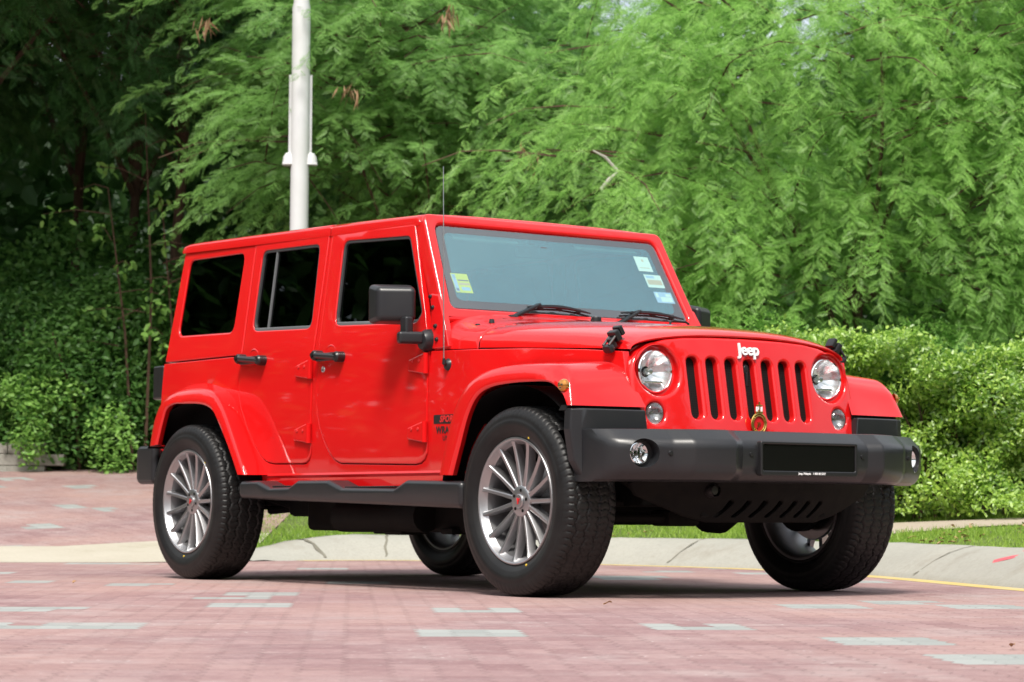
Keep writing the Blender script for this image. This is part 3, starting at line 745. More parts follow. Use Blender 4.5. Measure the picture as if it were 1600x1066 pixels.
# --- mirrors
for sg in (-1, 1):
    c0 = Vector((-.955, sg*.912, 1.312)); RM = Matrix.Rotation(sg*R(24), 3, 'Z')
    mb = MB()
    def mtaper(q):
        f = 1 if q.x > 0 else 0; o_ = q.y*sg > 0
        return (q.x - (.022 if (f and o_) else 0), q.y*(1-(.30 if o_ else .06)*f), q.z*(1-.20*f) - .004*f)
    rbox(mb, c0, (.125, .215, .192), .024, 4, M=RM, taper=mtaper)
    mi = P_(mb, 'side_mirror', M['plastic'], angle=50)
    mb = MB(); rbox(mb, c0+RM @ Vector((-.062, 0, 0)), (.006, .165, .145), .002, M=RM); P_(mb, 'mirror_glass', M['chrome'], mi)
    mb = MB()
    rbox(mb, (-.880, sg*.880, 1.205), (.056, .044, .09), .012, 3)
    rbox(mb, (-.868, sg*.868, 1.152), (.058, .120, .056), .014, 3, M=Matrix.Rotation(sg*R(20), 3, 'Z'))
    lathe(mb, [(.010, -.038), (.036, -.034), (.048, -.012), (.050, .02)], 28, 'y'); n = 28*4
    mb.v[-n:] = [(a-.842, sg*(.790-b), c*1.1+1.140) for a, b, c in mb.v[-n:]]
    P_(mb, 'mirror_arm', M['plastic'], mi, angle=50)
# --- antenna
mb = MB(); lathe(mb, [(0, -.020), (.010, -.018), (.022, -.010), (.028, 0), (.032, .004)], 24, 'y'); mb.v = [(a-.672, -(yside(-.67, 1.02)-b), c+1.022) for a, b, c in mb.v]
tube(mb, [(-.672, -.800, 1.022), (-.662, -.818, 1.028), (-.661, -.820, 1.05)], [.012, .010, .006], 10)
an = P_(mb, 'antenna_base', M['black'])
mb = MB(); tube(mb, [(-.661, -.820, 1.035), (-.672, -.818, 1.5), (-.682, -.816, 1.925)], [.0032, .0026, .0020], 8); P_(mb, 'antenna', M['steel'], an)

# --- side steps
so_ = [(-2.33, .507), (-2.15, .507), (-2.03, .474), (-1.835, .476), (-1.755, .506), (-1.47, .505), (-1.345, .470), (-.885, .464), (-.785, .500), (-.335, .492), (-.335, .372), (-2.33, .420)]
for sg in (-1, 1):
    st = P_(panel(roundpoly(so_, [.03, .04, .03, .03, .03, .04, .03, .03, .03, .03, .03, .03], 4), [], lambda x, z, d: (x, sg*(.945-d-.10*max(0, .44-z)), z), .12, r=.022, nr=4, cuts=(.44,), L=.2), 'side_step', M['plastic'], angle=40)
    mb = MB()
    for x0, x1, z in ((-2.02, -1.84, .478), (-1.335, -.895, .471)):
        n = int((x1-x0)/.018)
        for k in range(n): rbox(mb, (x0+(k+.5)*(x1-x0)/n, sg*.905, z), (.008, .05, .008), .002, 1)
    P_(mb, 'step_pad', M['black'], st)
    for x in (-2.1, -1.4, -.6):
        mb = MB(); rbox(mb, (x, sg*.68, .43), (.06, .35, .04), .005); P_(mb, 'step_bracket', M['under'], st)

# --- tail: lamps, bumper
for sg in (-1, 1):
    mb = MB(); rbox(mb, (-3.545, sg*.735, 1.058), (.12, .10, .185), .012, 3); tl = P_(mb, 'tail_light', M['black'])
    mb = MB(); rbox(mb, (-3.604, sg*.735, 1.058), (.01, .08, .16), .003); P_(mb, 'lens', M['redflat'], tl)
mb = MB(); rbox(mb, (-3.57, 0, .605), (.17, 1.72, .205), .03, 3)
for sg in (-1, 1): rbox(mb, (-3.535, sg*.835, .605), (.20, .055, .21), .025, 3)
P_(mb, 'rear_bumper', M['plastic'])

# --- decals on the cowl side
def on_side(x, z, off): return Matrix(((1, 0, 0, x), (0, 0, -1, -(yside(x, z)+off)), (0, 1, 0, z), (0, 0, 0, 1)))
dc = P_(panel([(-.778, .757), (-.545, .752), (-.540, .797), (-.778, .797)], [], smap(.0012), .0012, r=.0002), 'decal', M['ink'])
P_(text_mesh('SPORT', .040, .0003, on_side(-.662, .776, .0026), bold=.0016, shear=.3, space=1.12), 'decal_letters', M['redlet'], dc, wn=False, weld=False)
P_(text_mesh('WRANGLER', .044, .0004, on_side(-.635, .726, .0012), bold=.0016, space=1.05), 'side_letters', M['ink'], wn=False, weld=False)
P_(text_mesh('UNLIMITED', .032, .0004, on_side(-.618, .690, .0012), bold=.0006, space=1.1), 'side_letters', M['ink'], wn=False, weld=False)

# --- wheels
def tyre_mb():
    half_w = .1375
    prof = [(.258, -.108), (.262, -.114), (.270, -.119), (.2745, -.1185), (.279, -.1235), (.296, -.1315), (.299, -.1335), (.318, -.1370), (.321, -.1385), (.340, -.1385), (.343, -.1370), (.358, -.1345), (.361, -.1345), (.372, -.1300)]
    nt_ = 44; ty = np.linspace(-.126, .126, nt_)
    N = 504
    vs = []; prof2 = [(r, -t) for r, t in prof[::-1]]
    allp = prof + [(None, y) for y in ty] + prof2
    K = len(allp)
    ang = np.arange(N)*2*PI/N
    V = np.zeros((N, K, 3))
    for k, (r, y) in enumerate(allp):
        if r is None:
            a = abs(y)/.126
            base = .405 - .006*a**2 - .016*max(0, (a-.80)/.2)**2.2
            dep = np.zeros(N)
            for g, ph in ((-.082, 0), (-.030, .5), (.026, .0), (.080, .5)):
                c_ = g + .0075*(2*np.abs(((ang*36/(2*PI)+ph) % 1)-.5)*2-1)
                dep = np.maximum(dep, np.clip(1.5-np.abs(y-c_)/.0032, 0, 1))
            ph = ang*(84)/(2*PI) + y*7 + (.5 if y > 0 else 0) + .22*np.sin(y*75)
            lat = np.clip(1.6-np.abs(((ph % 1)-.5))/.062, 0, 1)*(.75 if a > .66 else .5)
            dep = np.maximum(dep, lat)
            rr = base - .0070*dep
        else:
            rr = np.full(N, r)
            if .355 < r < .375: rr = rr - .003*np.clip(1.6-np.abs(((ang*72/(2*PI)+.2) % 1)-.5)/.1, 0, 1)
        V[:, k, 0] = rr*np.cos(ang); V[:, k, 1] = y; V[:, k, 2] = rr*np.sin(ang)
    i = np.arange(N)[:, None]; j = (i+1) % N; k = np.arange(K-1)[None, :]
    F = np.stack([i*K+k, i*K+k+1, j*K+k+1, j*K+k], -1).reshape(-1, 4)
    return V.reshape(-1, 3), F
tv, tf = tyre_mb(); tyre_me = np_mesh('tyre', tv, tf, True); tyre_me.set_sharp_from_angle(angle=R(40)); tyre_me.materials.append(M['rubber'])
def build_wheel():
    mb = MB()
    lathe(mb, [(.07, .01), (.165, .012), (.170, .022), (.165, .034), (.07, .034)], 48, 'y', closed=True); lathe(mb, [(0, -.03), (.07, -.03), (.075, .05), (.05, .12), (0, .12)], 32, 'y')
    hub = mb.build('wheel', M['disc'], car)
    mb = MB(); rbox(mb, (-.135, .022, .03), (.07, .075, .17), .015); mb.build('brake_caliper', M['under'], hub)
    t = bpy.data.objects.new('tyre', tyre_me); C.objects.link(t); t.parent = hub
    mb = MB()
    for (rr, a, mm) in ((.288, R(75), 0), (.286, R(-62), 0)):
        q = MB(); lathe(q, [(0, -.003), (.005, -.002), (.006, .004)], 10, 'y', (rr*math.cos(a), -.1275, rr*math.sin(a)))
        q.build('paint_dot', M['ydot'], t)
    mb = MB(); lathe(mb, [(.271, -.112), (.2715, -.1185), (.269, -.123), (.264, -.1238), (.259, -.121), (.255, -.113), (.249, -.098), (.243, -.090)], 120, 'y')
    bb = MB(); lathe(bb, [(.243, -.090), (.238, -.06), (.231, -.01), (.229, .06), (.238, .10), (.252, .116), (.262, .118), (.263, .11)], 120, 'y')
    lathe(mb, [(0, -.090), (.030, -.090), (.034, -.0925), (.060, -.0915), (.066, -.088), (.069, -.078), (.066, -.045), (.05, -.03)], 60, 'y')
    NS = 15
    for i in range(NS):
        a = 2*PI*i/NS + .12; st = []
        for r_, yf, wf, wb, dp, tw in ((.052, -.087, .010, .012, .050, 0), (.10, -.089, .0095, .0125, .046, .003), (.16, -.094, .0085, .0120, .042, .007), (.22, -.1025, .0078, .0115, .036, .012), (.243, -.108, .0085, .0125, .030, .014), (.256, -.112, .0115, .016, .026, .015)):
            aa = a + tw/r_ * 0.55
            c_, s_ = math.cos(aa), math.sin(aa)
            def pt(w_, y): return (r_*c_ - w_*s_, y, r_*s_ + w_*c_)
            st.append([pt(-wf, yf+.004), pt(-wf*.55, yf), pt(wf*.75, yf-.001), pt(wf, yf+.003), pt(wb, yf+dp), pt(-wb, yf+dp)])
        grid(mb, st, closed=True); n = len(mb.v)
        mb.f.append(tuple(range(n-6, n)))
    rim = mb.build('rim', M['rim'], hub, angle=30, wn=False)
    bb.build('barrel', M['barrel'], rim, wn=False)
    for i in range(5):
        a = 2*PI*i/5+.3; q = MB(); lathe(q, [(.0075, -.0935), (.0065, -.0925), (0, -.0925)], 12, 'y', (.046*math.cos(a), 0, .046*math.sin(a))); q.build('lug_hole', M['under'], rim)
    mb = MB(); lathe(mb, [(.031, -.088), (.030, -.098), (.026, -.101), (0, -.102)], 32, 'y'); cap = mb.build('center_cap', M['rim'], hub)
    mb = MB()
    for s_ in (-1, 1):
        q = MB(); tube(q, [(s_*.004+s_*-.012*1, -.1025, .012), (s_*.002, -.1025, -.013)], .003, 6); mb.add(q.v, q.f)
    rbox(mb, (.003, -.102, .004), (.012, .002, .009), .001)
    mb.build('cap_mark', M['redflat'], hub)
    return hub
wheel0 = build_wheel(); wheel0.location = (.04, -.803, .405); wheel0.rotation_euler = (0, R(8), 0)
def copy_tree(o, parent):
    c = o.copy(); C.objects.link(c); c.parent = parent
    for ch in list(o.children): copy_tree(ch, c)
    return c
for x, y, spin in ((-2.918, -.803, 31), (.04, .803, 14), (-2.918, .803, 55)):
    q = copy_tree(wheel0, car); q.location = (x, y, .405); q.rotation_euler = (0, R(spin), PI if y > 0 else 0)

# --- underbody
for sg in (-1, 1):
    mb = MB(); rbox(mb, (-1.45, sg*.44, .44), (4.0, .09, .11), .01); rbox(mb, (-1.45, sg*.56, .47), (2.1, .16, .05), .01); P_(mb, 'frame_rail', M['under'])
mb = MB(); rbox(mb, (-1.42, -.36, .355), (1.75, .42, .19), .03, 3); rbox(mb, (-2.35, -.30, .40), (.35, .5, .14), .03); rbox(mb, (-1.2, .2, .38), (1.3, .5, .16), .03)
rbox(mb, (-.75, 0, .40), (.5, .9, .17), .03); rbox(mb, (-1.72, -.36, .262), (.22, .2, .03), .01)
P_(mb, 'skid_plate', M['under'])
mb = MB(); tube(mb, [(-.55, -.30, .40), (-.9, -.42, .36), (-1.9, -.46, .33), (-2.45, -.50, .38), (-2.75, -.60, .46), (-3.4, -.60, .48)], .032, 10); tube(mb, [(-1.1, -.62, .335), (-1.85, -.62, .330)], .075, 14)
rbox(mb, (-1.35, -.60, .262), (.16, .10, .03), .01); rbox(mb, (-.95, -.55, .268), (.10, .12, .03), .01)
P_(mb, 'exhaust', M['under'], wn=False)
for x0 in (0, -2.947):
    mb = MB(); tube(mb, [(x0, -.70, .405), (x0, .70, .405)], .042, 12)
    lathe(mb, [(0, -.13), (.07, -.12), (.12, -.05), (.125, .03), (.08, .11), (0, .13)], 20, 'y', (x0, .22 if x0 == 0 else 0, .39))
    for sg in (-1, 1):
        tube(mb, [(x0+.05, sg*.46, .42), (x0+.02, sg*.50, .85)], .030, 10)
        for k in range(40):
            a0, a1 = k*.9, (k+1)*.9
            tube(mb, [(x0-.08+.06*math.cos(a), sg*.50+.06*math.sin(a), .46+a*.0085) for a in (a0, (a0+a1)/2, a1)], .008, 5, cap=False)
    P_(mb, 'axle', M['under'], wn=False)
    for sg in (-1, 1):
        mb = MB(); lathe(mb, [(0, -.05), (.10, -.05), (.13, -.02), (.13, .03), (0, .03)], 24, 'y', (x0+.03, sg*.70, .405)); P_(mb, 'brake_backing', M['under'], wn=False)
mb = MB(); tube(mb, [(.16, -.68, .40), (.22, -.55, .335), (.23, -.2, .335), (.22, .55, .37), (.14, .68, .40)], .020, 10); tube(mb, [(.30, .40, .47), (.26, -.10, .40), (.20, -.62, .40)], .018, 10)
tube(mb, [(.34, -.62, .52), (.36, -.5, .44), (.36, .5, .44), (.34, .62, .52)], .014, 8)
rbox(mb, (.20, -.18, .335), (.14, .18, .07), .02); rbox(mb, (.33, -.02, .345), (.1, .16, .05), .015)
P_(mb, 'steering_linkage', M['under'], wn=False)
for sg in (-1, 1):
    for pts in ([(-.10, .40, .36), (-.75, .42, .42)], [(-2.85, .46, .36), (-2.2, .44, .40)]):
        mb = MB(); tube(mb, [(x, sg*y, z) for x, y, z in pts], .022, 8); P_(mb, 'control_arm', M['under'], wn=False)

# --- interior
mb = MB(); rbox(mb, (-1.02, 0, 1.16), (.36, 1.36, .20), .05, 3); rbox(mb, (-.86, 0, 1.215), (.16, 1.36, .06), .02); P_(mb, 'dashboard', M['interior'])
mb = MB(); tube(mb, [(-1.27+.07*math.sin(a), -.36+.185*math.cos(a), 1.18+.17*math.sin(a)) for a in [2*PI*i/32 for i in range(33)]], .014, 8, cap=False); tube(mb, [(-1.27, -.36, 1.18), (-1.08, -.36, 1.13)], .03, 8); rbox(mb, (-1.26, -.36, 1.18), (.03, .34, .04), .01); P_(mb, 'steering_wheel', M['interior'])
for sx in (-1.62, -2.42):
    for sg in (-1, 1):
        mb = MB(); rbox(mb, (sx, sg*.36, .88), (.50, .50, .16), .05, 3); rbox(mb, (sx-.27, sg*.36, 1.16), (.14, .48, .56), .05, 3, M=Matrix.Rotation(R(-12), 3, 'Y')); rbox(mb, (sx-.35, sg*.36, 1.52), (.09, .26, .17), .035, 3)
        P_(mb, 'seat', M['interior'])
for sg in (-1, 1):
    mb = MB(); rbox(mb, (-1.03, sg*.36, 1.665), (.10, .38, .016), .006, M=Matrix.Rotation(R(35), 3, 'Y')); P_(mb, 'sun_visor', M['headl'])
mb = MB(); rbox(mb, (-2.25, 0, 1.70), (2.3, 1.30, .012), .004); P_(mb, 'headliner', M['headl'])

# ================================================================== SETTING
rng = np.random.default_rng(7)
def node(t, typ, **k):
    n = t.nodes.new(typ)
    for a, b in k.items(): setattr(n, a, b)
    return n
def math_(t, op, a, b=None, c=None):
    n = node(t, 'ShaderNodeMath', operation=op)
    for i, v in enumerate((a, b, c)):
        if v is None: continue
        if isinstance(v, (int, float)): n.inputs[i].default_value = v
        else: t.links.new(v, n.inputs[i])
    return n.outputs[0]
def mixc(t, f, a, b, blend='MIX'):
    n = node(t, 'ShaderNodeMix', data_type='RGBA', blend_type=blend)
    for i, v in ((0, f), (6, a), (7, b)):
        if isinstance(v, (int, float)): n.inputs[i].default_value = v
        elif isinstance(v, tuple): n.inputs[i].default_value = (*v, 1)
        else: t.links.new(v, n.inputs[i])
    return n.outputs[2]
def noise(t, vec, scale, detail=5, rough=.55):
    n = node(t, 'ShaderNodeTexNoise'); n.inputs['Scale'].default_value = scale; n.inputs['Detail'].default_value = detail; n.inputs['Roughness'].default_value = rough
    t.links.new(vec, n.inputs['Vector']); return n.outputs[0]
def ramp(t, f, stops):
    n = node(t, 'ShaderNodeValToRGB'); e = n.color_ramp.elements
    while len(e) < len(stops): e.new(.5)
    for q, (p, c) in zip(e, stops): q.position = p; q.color = (c, c, c, 1) if isinstance(c, (int, float)) else (*c, 1)
    t.links.new(f, n.inputs[0]); return n.outputs[0]
def newmat(name):
    m_ = bpy.data.materials.new(name); m_.use_nodes = True; return m_, m_.node_tree, m_.node_tree.nodes['Principled BSDF']

def paving_mat(name, ang, gray=.088, dust=1.0):
    """interlocking concrete pavers: straight joints one way, stepped joints the other, grey pavers set in threes"""
    m_, t, b = newmat(name)
    g = node(t, 'ShaderNodeNewGeometry'); mp = node(t, 'ShaderNodeMapping'); mp.inputs['Rotation'].default_value = (0, 0, -ang)
    t.links.new(g.outputs['Position'], mp.inputs[0]); P = mp.outputs[0]
    sx = node(t, 'ShaderNodeSeparateXYZ'); t.links.new(P, sx.inputs[0]); X, Y = sx.outputs[0], sx.outputs[1]
    zz = math_(t, 'PINGPONG', math_(t, 'ADD', Y, .025), .05)                # zigzag of the long joints
    X2 = math_(t, 'ADD', X, math_(t, 'MULTIPLY', math_(t, 'SUBTRACT', zz, .025), .42))
    U = math_(t, 'DIVIDE', X2, .105); iu = math_(t, 'FLOOR', U); fu = math_(t, 'FRACT', U)
    wob = math_(t, 'MULTIPLY', math_(t, 'SUBTRACT', noise(t, P, 3.0, 2), .5), .06)
    V = math_(t, 'ADD', math_(t, 'DIVIDE', Y, .21), wob); iv = math_(t, 'FLOOR', V); fv = math_(t, 'FRACT', V)
    du = math_(t, 'MULTIPLY', math_(t, 'MINIMUM', fu, math_(t, 'SUBTRACT', 1.0, fu)), .105)
    dv = math_(t, 'MULTIPLY', math_(t, 'MINIMUM', fv, math_(t, 'SUBTRACT', 1.0, fv)), .21)
    d = math_(t, 'MINIMUM', math_(t, 'MULTIPLY', du, 1.5), math_(t, 'MULTIPLY', dv, .55))
    wn = noise(t, P, 9, 3)
    jw = math_(t, 'MULTIPLY_ADD', wn, .0034, .0004)
    joint = ramp(t, math_(t, 'DIVIDE', d, math_(t, 'MULTIPLY', jw, 2.0)), [(.35, 1.0), (.95, 0.0)])
    ci = node(t, 'ShaderNodeCombineXYZ'); t.links.new(iu, ci.inputs[0]); t.links.new(iv, ci.inputs[1])
    w1 = node(t, 'ShaderNodeTexWhiteNoise', noise_dimensions='2D'); t.links.new(ci.outputs[0], w1.inputs['Vector'])
    # grey blocks: three columns wide, two courses long
    ib = node(t, 'ShaderNodeCombineXYZ')
    rowblk = math_(t, 'FLOOR', math_(t, 'DIVIDE', iv, 2.0))
    off = math_(t, 'MULTIPLY', math_(t, 'MODULO', math_(t, 'ADD', math_(t, 'MULTIPLY', rowblk, 2.0), 600.0), 3.0), 1.0)
    t.links.new(math_(t, 'FLOOR', math_(t, 'DIVIDE', math_(t, 'ADD', iu, off), 3.0)), ib.inputs[0]); t.links.new(rowblk, ib.inputs[1])
    w2 = node(t, 'ShaderNodeTexWhiteNoise', noise_dimensions='2D'); t.links.new(ib.outputs[0], w2.inputs['Vector'])
    isg = math_(t, 'LESS_THAN', w2.outputs['Value'], gray)
    big = noise(t, P, .45, 4); mid = noise(t, P, 2.2, 6, .65); fine = noise(t, P, 90, 4, .7); grain = noise(t, P, 22, 5, .75)
    red = mixc(t, w1.outputs['Value'], (.222, .128, .132), (.300, .195, .194))
    red = mixc(t, ramp(t, big, [(.40, 0.0), (.62, .75)]), red, (.40, .265, .235))
    red = mixc(t, ramp(t, mid, [(.45, 0.0), (.75, .55*dust)]), red, (.345, .268, .265))
    red = mixc(t, ramp(t, grain, [(.36, .38), (.50, 0.0)]), red, (.180, .100, .104)); red = mixc(t, ramp(t, grain, [(.54, 0.0), (.68, .5)]), red, (.40, .275, .26))
    gry = mixc(t, w1.outputs['Value'], (.255, .272, .262), (.315, .332, .320))
    isg = math_(t, 'MULTIPLY', isg, math_(t, 'GREATER_THAN', w1.outputs['Value'], .12))
    col = mixc(t, isg, red, gry)
    st = noise(t, P, 1.1, 9, .72)
    col = mixc(t, ramp(t, st, [(.54, 0.0), (.70, .5)]), col, (.39, .335, .32)); col = mixc(t, ramp(t, st, [(.28, .35), (.40, 0.0)]), col, (.19, .125, .125))
    col = mixc(t, ramp(t, fine, [(.58, 0.0), (.72, .55)]), col, (.41, .345, .33))
    col = mixc(t, ramp(t, fine, [(.28, .5), (.40, 0.0)]), col, (.13, .075, .075))
    vsp = node(t, 'ShaderNodeTexVoronoi'); vsp.inputs['Scale'].default_value = 16; t.links.new(P, vsp.inputs['Vector'])
    spk = math_(t, 'MULTIPLY', ramp(t, vsp.outputs['Distance'], [(.06, 1.0), (.10, 0.0)]), ramp(t, mid, [(.45, 0.0), (.62, 1.0)]))
    col = mixc(t, math_(t, 'MULTIPLY', spk, .8), col, (.72, .70, .68))
    jd = math_(t, 'MULTIPLY', joint, math_(t, 'MULTIPLY', ramp(t, noise(t, P, 1.3, 6, .7), [(.40, .12), (.64, 1.0)]), ramp(t, noise(t, P, 14, 4), [(.35, .1), (.62, .8)])))
    col = mixc(t, jd, col, (.10, .062, .058))
    t.links.new(col, b.inputs['Base Color']); b.inputs['Roughness'].default_value = .85; b.inputs['Specular IOR Level'].default_value = .3
    h = math_(t, 'ADD', math_(t, 'MULTIPLY', joint, -1.0), math_(t, 'MULTIPLY', fine, .6))
    h = math_(t, 'ADD', h, math_(t, 'MULTIPLY', w1.outputs['Value'], .5))
    bp = node(t, 'ShaderNodeBump'); bp.inputs['Strength'].default_value = .6; bp.inputs['Distance'].default_value = .006
    t.links.new(h, bp.inputs['Height']); t.links.new(bp.outputs[0], b.inputs['Normal'])
    return m_
def rough_mat(name, c1, c2, c3, scale=1.5, fine=60, bump=.01, stain=None):
    m_, t, b = newmat(name)
    g = node(t, 'ShaderNodeNewGeometry'); P = g.outputs['Position']
    col = mixc(t, ramp(t, noise(t, P, scale, 6, .65), [(.35, 0.0), (.7, 1.0)]), c1, c2)
    col = mixc(t, ramp(t, noise(t, P, fine, 5, .7), [(.45, 0.0), (.75, .6)]), col, c3)
    if stain: col = mixc(t, ramp(t, noise(t, P, stain[0], 8, .7), [(.55, 0.0), (.68, stain[2])]), col, stain[1])
    t.links.new(col, b.inputs['Base Color']); b.inputs['Roughness'].default_value = .9; b.inputs['Specular IOR Level'].default_value = .25
    bp = node(t, 'ShaderNodeBump'); bp.inputs['Strength'].default_value = .7; bp.inputs['Distance'].default_value = bump
    t.links.new(noise(t, P, fine*.4, 6, .7), bp.inputs['Height']); t.links.new(bp.outputs[0], b.inputs['Normal'])
    return m_
PAV_ANG = math.atan2(FWH[1], FWH[0]) - PI/2 + R(3.8)
M['paving'] = paving_mat('brick_paving', PAV_ANG)
M['paving2'] = paving_mat('ramp_paving', PAV_ANG + R(24), gray=.05, dust=1.5)
M['concrete'] = rough_mat('kerb_concrete', (.30, .295, .262), (.36, .352, .310), (.25, .243, .21), 1.2, 45, .006, (2.2, (.24, .22, .18), .55))
M['joint'] = rough_mat('kerb_joint_dirt', (.15, .14, .11), (.22, .21, .17), (.11, .10, .08), 5, 60, .004)
M['apron'] = rough_mat('apron_concrete', (.40, .365, .295), (.46, .425, .355), (.34, .31, .255), 1.0, 40, .006, (1.6, (.26, .24, .16), .5))
M['path'] = rough_mat('path_sand', (.36, .30, .23), (.41, .355, .285), (.30, .245, .19), 1.4, 50, .01)
M['soil'] = rough_mat('soil', (.075, .10, .032), (.10, .14, .04), (.13, .11, .06), 3.0, 30, .02)
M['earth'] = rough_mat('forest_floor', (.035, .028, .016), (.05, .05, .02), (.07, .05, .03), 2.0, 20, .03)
M['gap_fill'] = rough_mat('dark_gap_cover', (.012, .022, .010), (.018, .034, .013), (.022, .03, .015), 2.0, 12, .05)  # dark tone stands in for deep woodland shade seen through gaps
M['yellow'] = rough_mat('yellow_paint', (.50, .36, .10), (.54, .43, .20), (.40, .33, .24), 3.0, 60, .003, (3.0, (.42, .36, .28), .7))
M['wall'] = rough_mat('wall_block', (.30, .29, .26), (.36, .35, .31), (.22, .21, .19), 2.0, 40, .01, (1.5, (.12, .12, .09), .6))
M['pole'] = mat('pole_paint', (.60, .61, .62), .35, spec=.5, var=(4, (.50, .51, .50), .7))
M['bark'] = rough_mat('bark', (.085, .050, .034), (.12, .075, .05), (.05, .03, .022), 4, 40, .02)
M['deadwood'] = rough_mat('dead_wood', (.46, .44, .40), (.55, .52, .47), (.35, .32, .28), 6, 50, .004)
M['spray'] = mat('red_spray', (.55, .10, .12), .8)

def leaf_mat(name, cols, trans=.35, rough=.55, gloss=.02):
    m_ = bpy.data.materials.new(name); m_.use_nodes = True; t = m_.node_tree; t.nodes.clear()
    o = node(t, 'ShaderNodeOutputMaterial'); g = node(t, 'ShaderNodeNewGeometry')
    c = ramp(t, g.outputs['Random Per Island'], [(i/(len(cols)-1), q) for i, q in enumerate(cols)])
    n1 = noise(t, g.outputs['Position'], .9, 3)
    c = mixc(t, ramp(t, n1, [(.35, 0.0), (.68, .55)]), c, tuple(min(1, q*1.2) for q in cols[-1]))
    di = node(t, 'ShaderNodeBsdfDiffuse'); tr = node(t, 'ShaderNodeBsdfTranslucent'); gl = node(t, 'ShaderNodeBsdfGlossy')
    gl.inputs['Roughness'].default_value = .45; gl.inputs['Color'].default_value = (1, 1, 1, 1)
    t.links.new(c, di.inputs[0])
    tc_ = mixc(t, .55, c, (.17, .42, .085), 'MIX'); t.links.new(tc_, tr.inputs[0])
    m1 = node(t, 'ShaderNodeMixShader'); m1.inputs[0].default_value = trans
    m2 = node(t, 'ShaderNodeMixShader'); m2.inputs[0].default_value = gloss
    t.links.new(di.outputs[0], m1.inputs[1]); t.links.new(tr.outputs[0], m1.inputs[2]); t.links.new(m1.outputs[0], m2.inputs[1]); t.links.new(gl.outputs[0], m2.inputs[2])
    t.links.new(m2.outputs[0], o.inputs[0]); return m_
M['lf_bright'] = leaf_mat('feathery_leaf_light', [(.130, .280, .060), (.215, .420, .085), (.320, .560, .125)], .45)
M['lf_mid'] = leaf_mat('feathery_leaf_mid', [(.045, .118, .036), (.072, .170, .046), (.105, .225, .062)], .4)
M['lf_tree'] = leaf_mat('feathery_leaf_grey', [(.095, .215, .056), (.155, .320, .076), (.240, .430, .108)], .43)
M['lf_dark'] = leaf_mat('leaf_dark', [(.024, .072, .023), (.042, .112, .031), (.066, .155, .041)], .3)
M['lf_hedge'] = leaf_mat('hedge_leaf', [(.085, .200, .024), (.220, .400, .040), (.430, .600, .085)], .45, gloss=.06)
M['lf_under'] = leaf_mat('undergrowth_leaf', [(.045, .125, .032), (.080, .205, .046), (.140, .285, .064)], .42)
M['lf_grass'] = leaf_mat('grass_blade', [(.160, .300, .030), (.240, .390, .045), (.330, .460, .075)], .42)
M['dry'] = mat('dry_leaf', (.34, .19, .09), .8, var=(30, (.45, .30, .17), .8))
M['pod'] = mat('seed_pod', (.16, .085, .035), .7, var=(25, (.30, .20, .10), .8))

# ---- ground sheets
ground = bpy.data.meshes.new('ground'); ground.from_pydata([(-900, -900, -.06), (900, -900, -.06), (900, 900, -.06), (-900, 900, -.06)], [], [(0, 1, 2, 3)])
tag(link('ground', ground, M['earth']), kind='structure')
def sd_sheet(name, S, D, Z, mt, smooth=True):
    """grid of points given in place coordinates"""
    x, y = WA(S, D); n, k = np.shape(S)
    V = np.stack([x, y, Z], -1).reshape(-1, 3)
    i = np.arange(n-1)[:, None]; j = np.arange(k-1)[None, :]
    F = np.stack([i*k+j, i*k+j+1, (i+1)*k+j+1, (i+1)*k+j], -1).reshape(-1, 4)
    me = np_mesh(name, V, F, smooth); bm = bmesh.new(); bm.from_mesh(me); bmesh.ops.recalc_face_normals(bm, faces=bm.faces)
    if sum(f.normal.z for f in bm.faces) < 0: bmesh.ops.reverse_faces(bm, faces=bm.faces)
    bm.to_mesh(me); bm.free()
    return tag(link(name, me, mt), kind='structure')
S, D = np.meshgrid(np.linspace(-40, 40, 3), np.linspace(-40, 19, 3)); sd_sheet('road', S, D, np.zeros_like(S), M['paving'])
# kerb line, from the near right round to the drive on the far left
KP = smooth_path([(3.9, 4.0), (3.55, 6.5), (3.02, 9.0), (2.50, 11.7), (2.13, 14.0), (1.62, 15.55), (.71, 16.75), (0, 17.4), (-.76, 17.85), (-1.35, 17.72), (-1.85, 17.25)], 8)
tg = np.gradient(KP, axis=0); tg /= np.linalg.norm(tg, axis=1)[:, None]; KN = np.stack([tg[:, 1], -tg[:, 0]], 1)
taper = np.clip(np.linalg.norm(KP-KP[-1], axis=1)/1.0, 0, 1); taper = taper*taper*(3-2*taper)
kprof = [(-.02, -.02), (.0, .012), (.04, .030), (.12, .085), (.22, .135), (.30, .160), (.36, .172), (.44, .174), (.46, .10)]
S = np.array([[p[0]+n[0]*o for o, z in kprof] for p, n in zip(KP, KN)]); D = np.array([[p[1]+n[1]*o for o, z in kprof] for p, n in zip(KP, KN)])
nz = rng.normal(0, .003, S.shape)
Z = np.array([[.008+z*(.12+.88*t_) for o, z in kprof] for t_ in taper]) + nz
kerb = sd_sheet('kerb', S, D, Z, M['concrete'])
for i_, wd_ in ((22, .005), (30, .010), (38, .004), (45, .008), (52, .014), (57, .006), (66, .010), (72, .02)):
    jm = MB(); G = []
    for o, z in kprof[1:-1]:
        p = KP[i_]+KN[i_]*o + tg[i_]*(.008*math.sin(o*40+i_)); zz = .008+z*(.12+.88*taper[i_])+.005; row = []
        for sg in (-1, 1):
            q = p + tg[i_]*sg*wd_*(.35+.65*abs(math.sin(o*17+i_))); x_, y_, _ = W(q[0], q[1]); row.append((x_, y_, zz))
        G.append(row)
    grid(jm, G); jm.build('kerb_joint', M['joint'], kerb, wn=False)
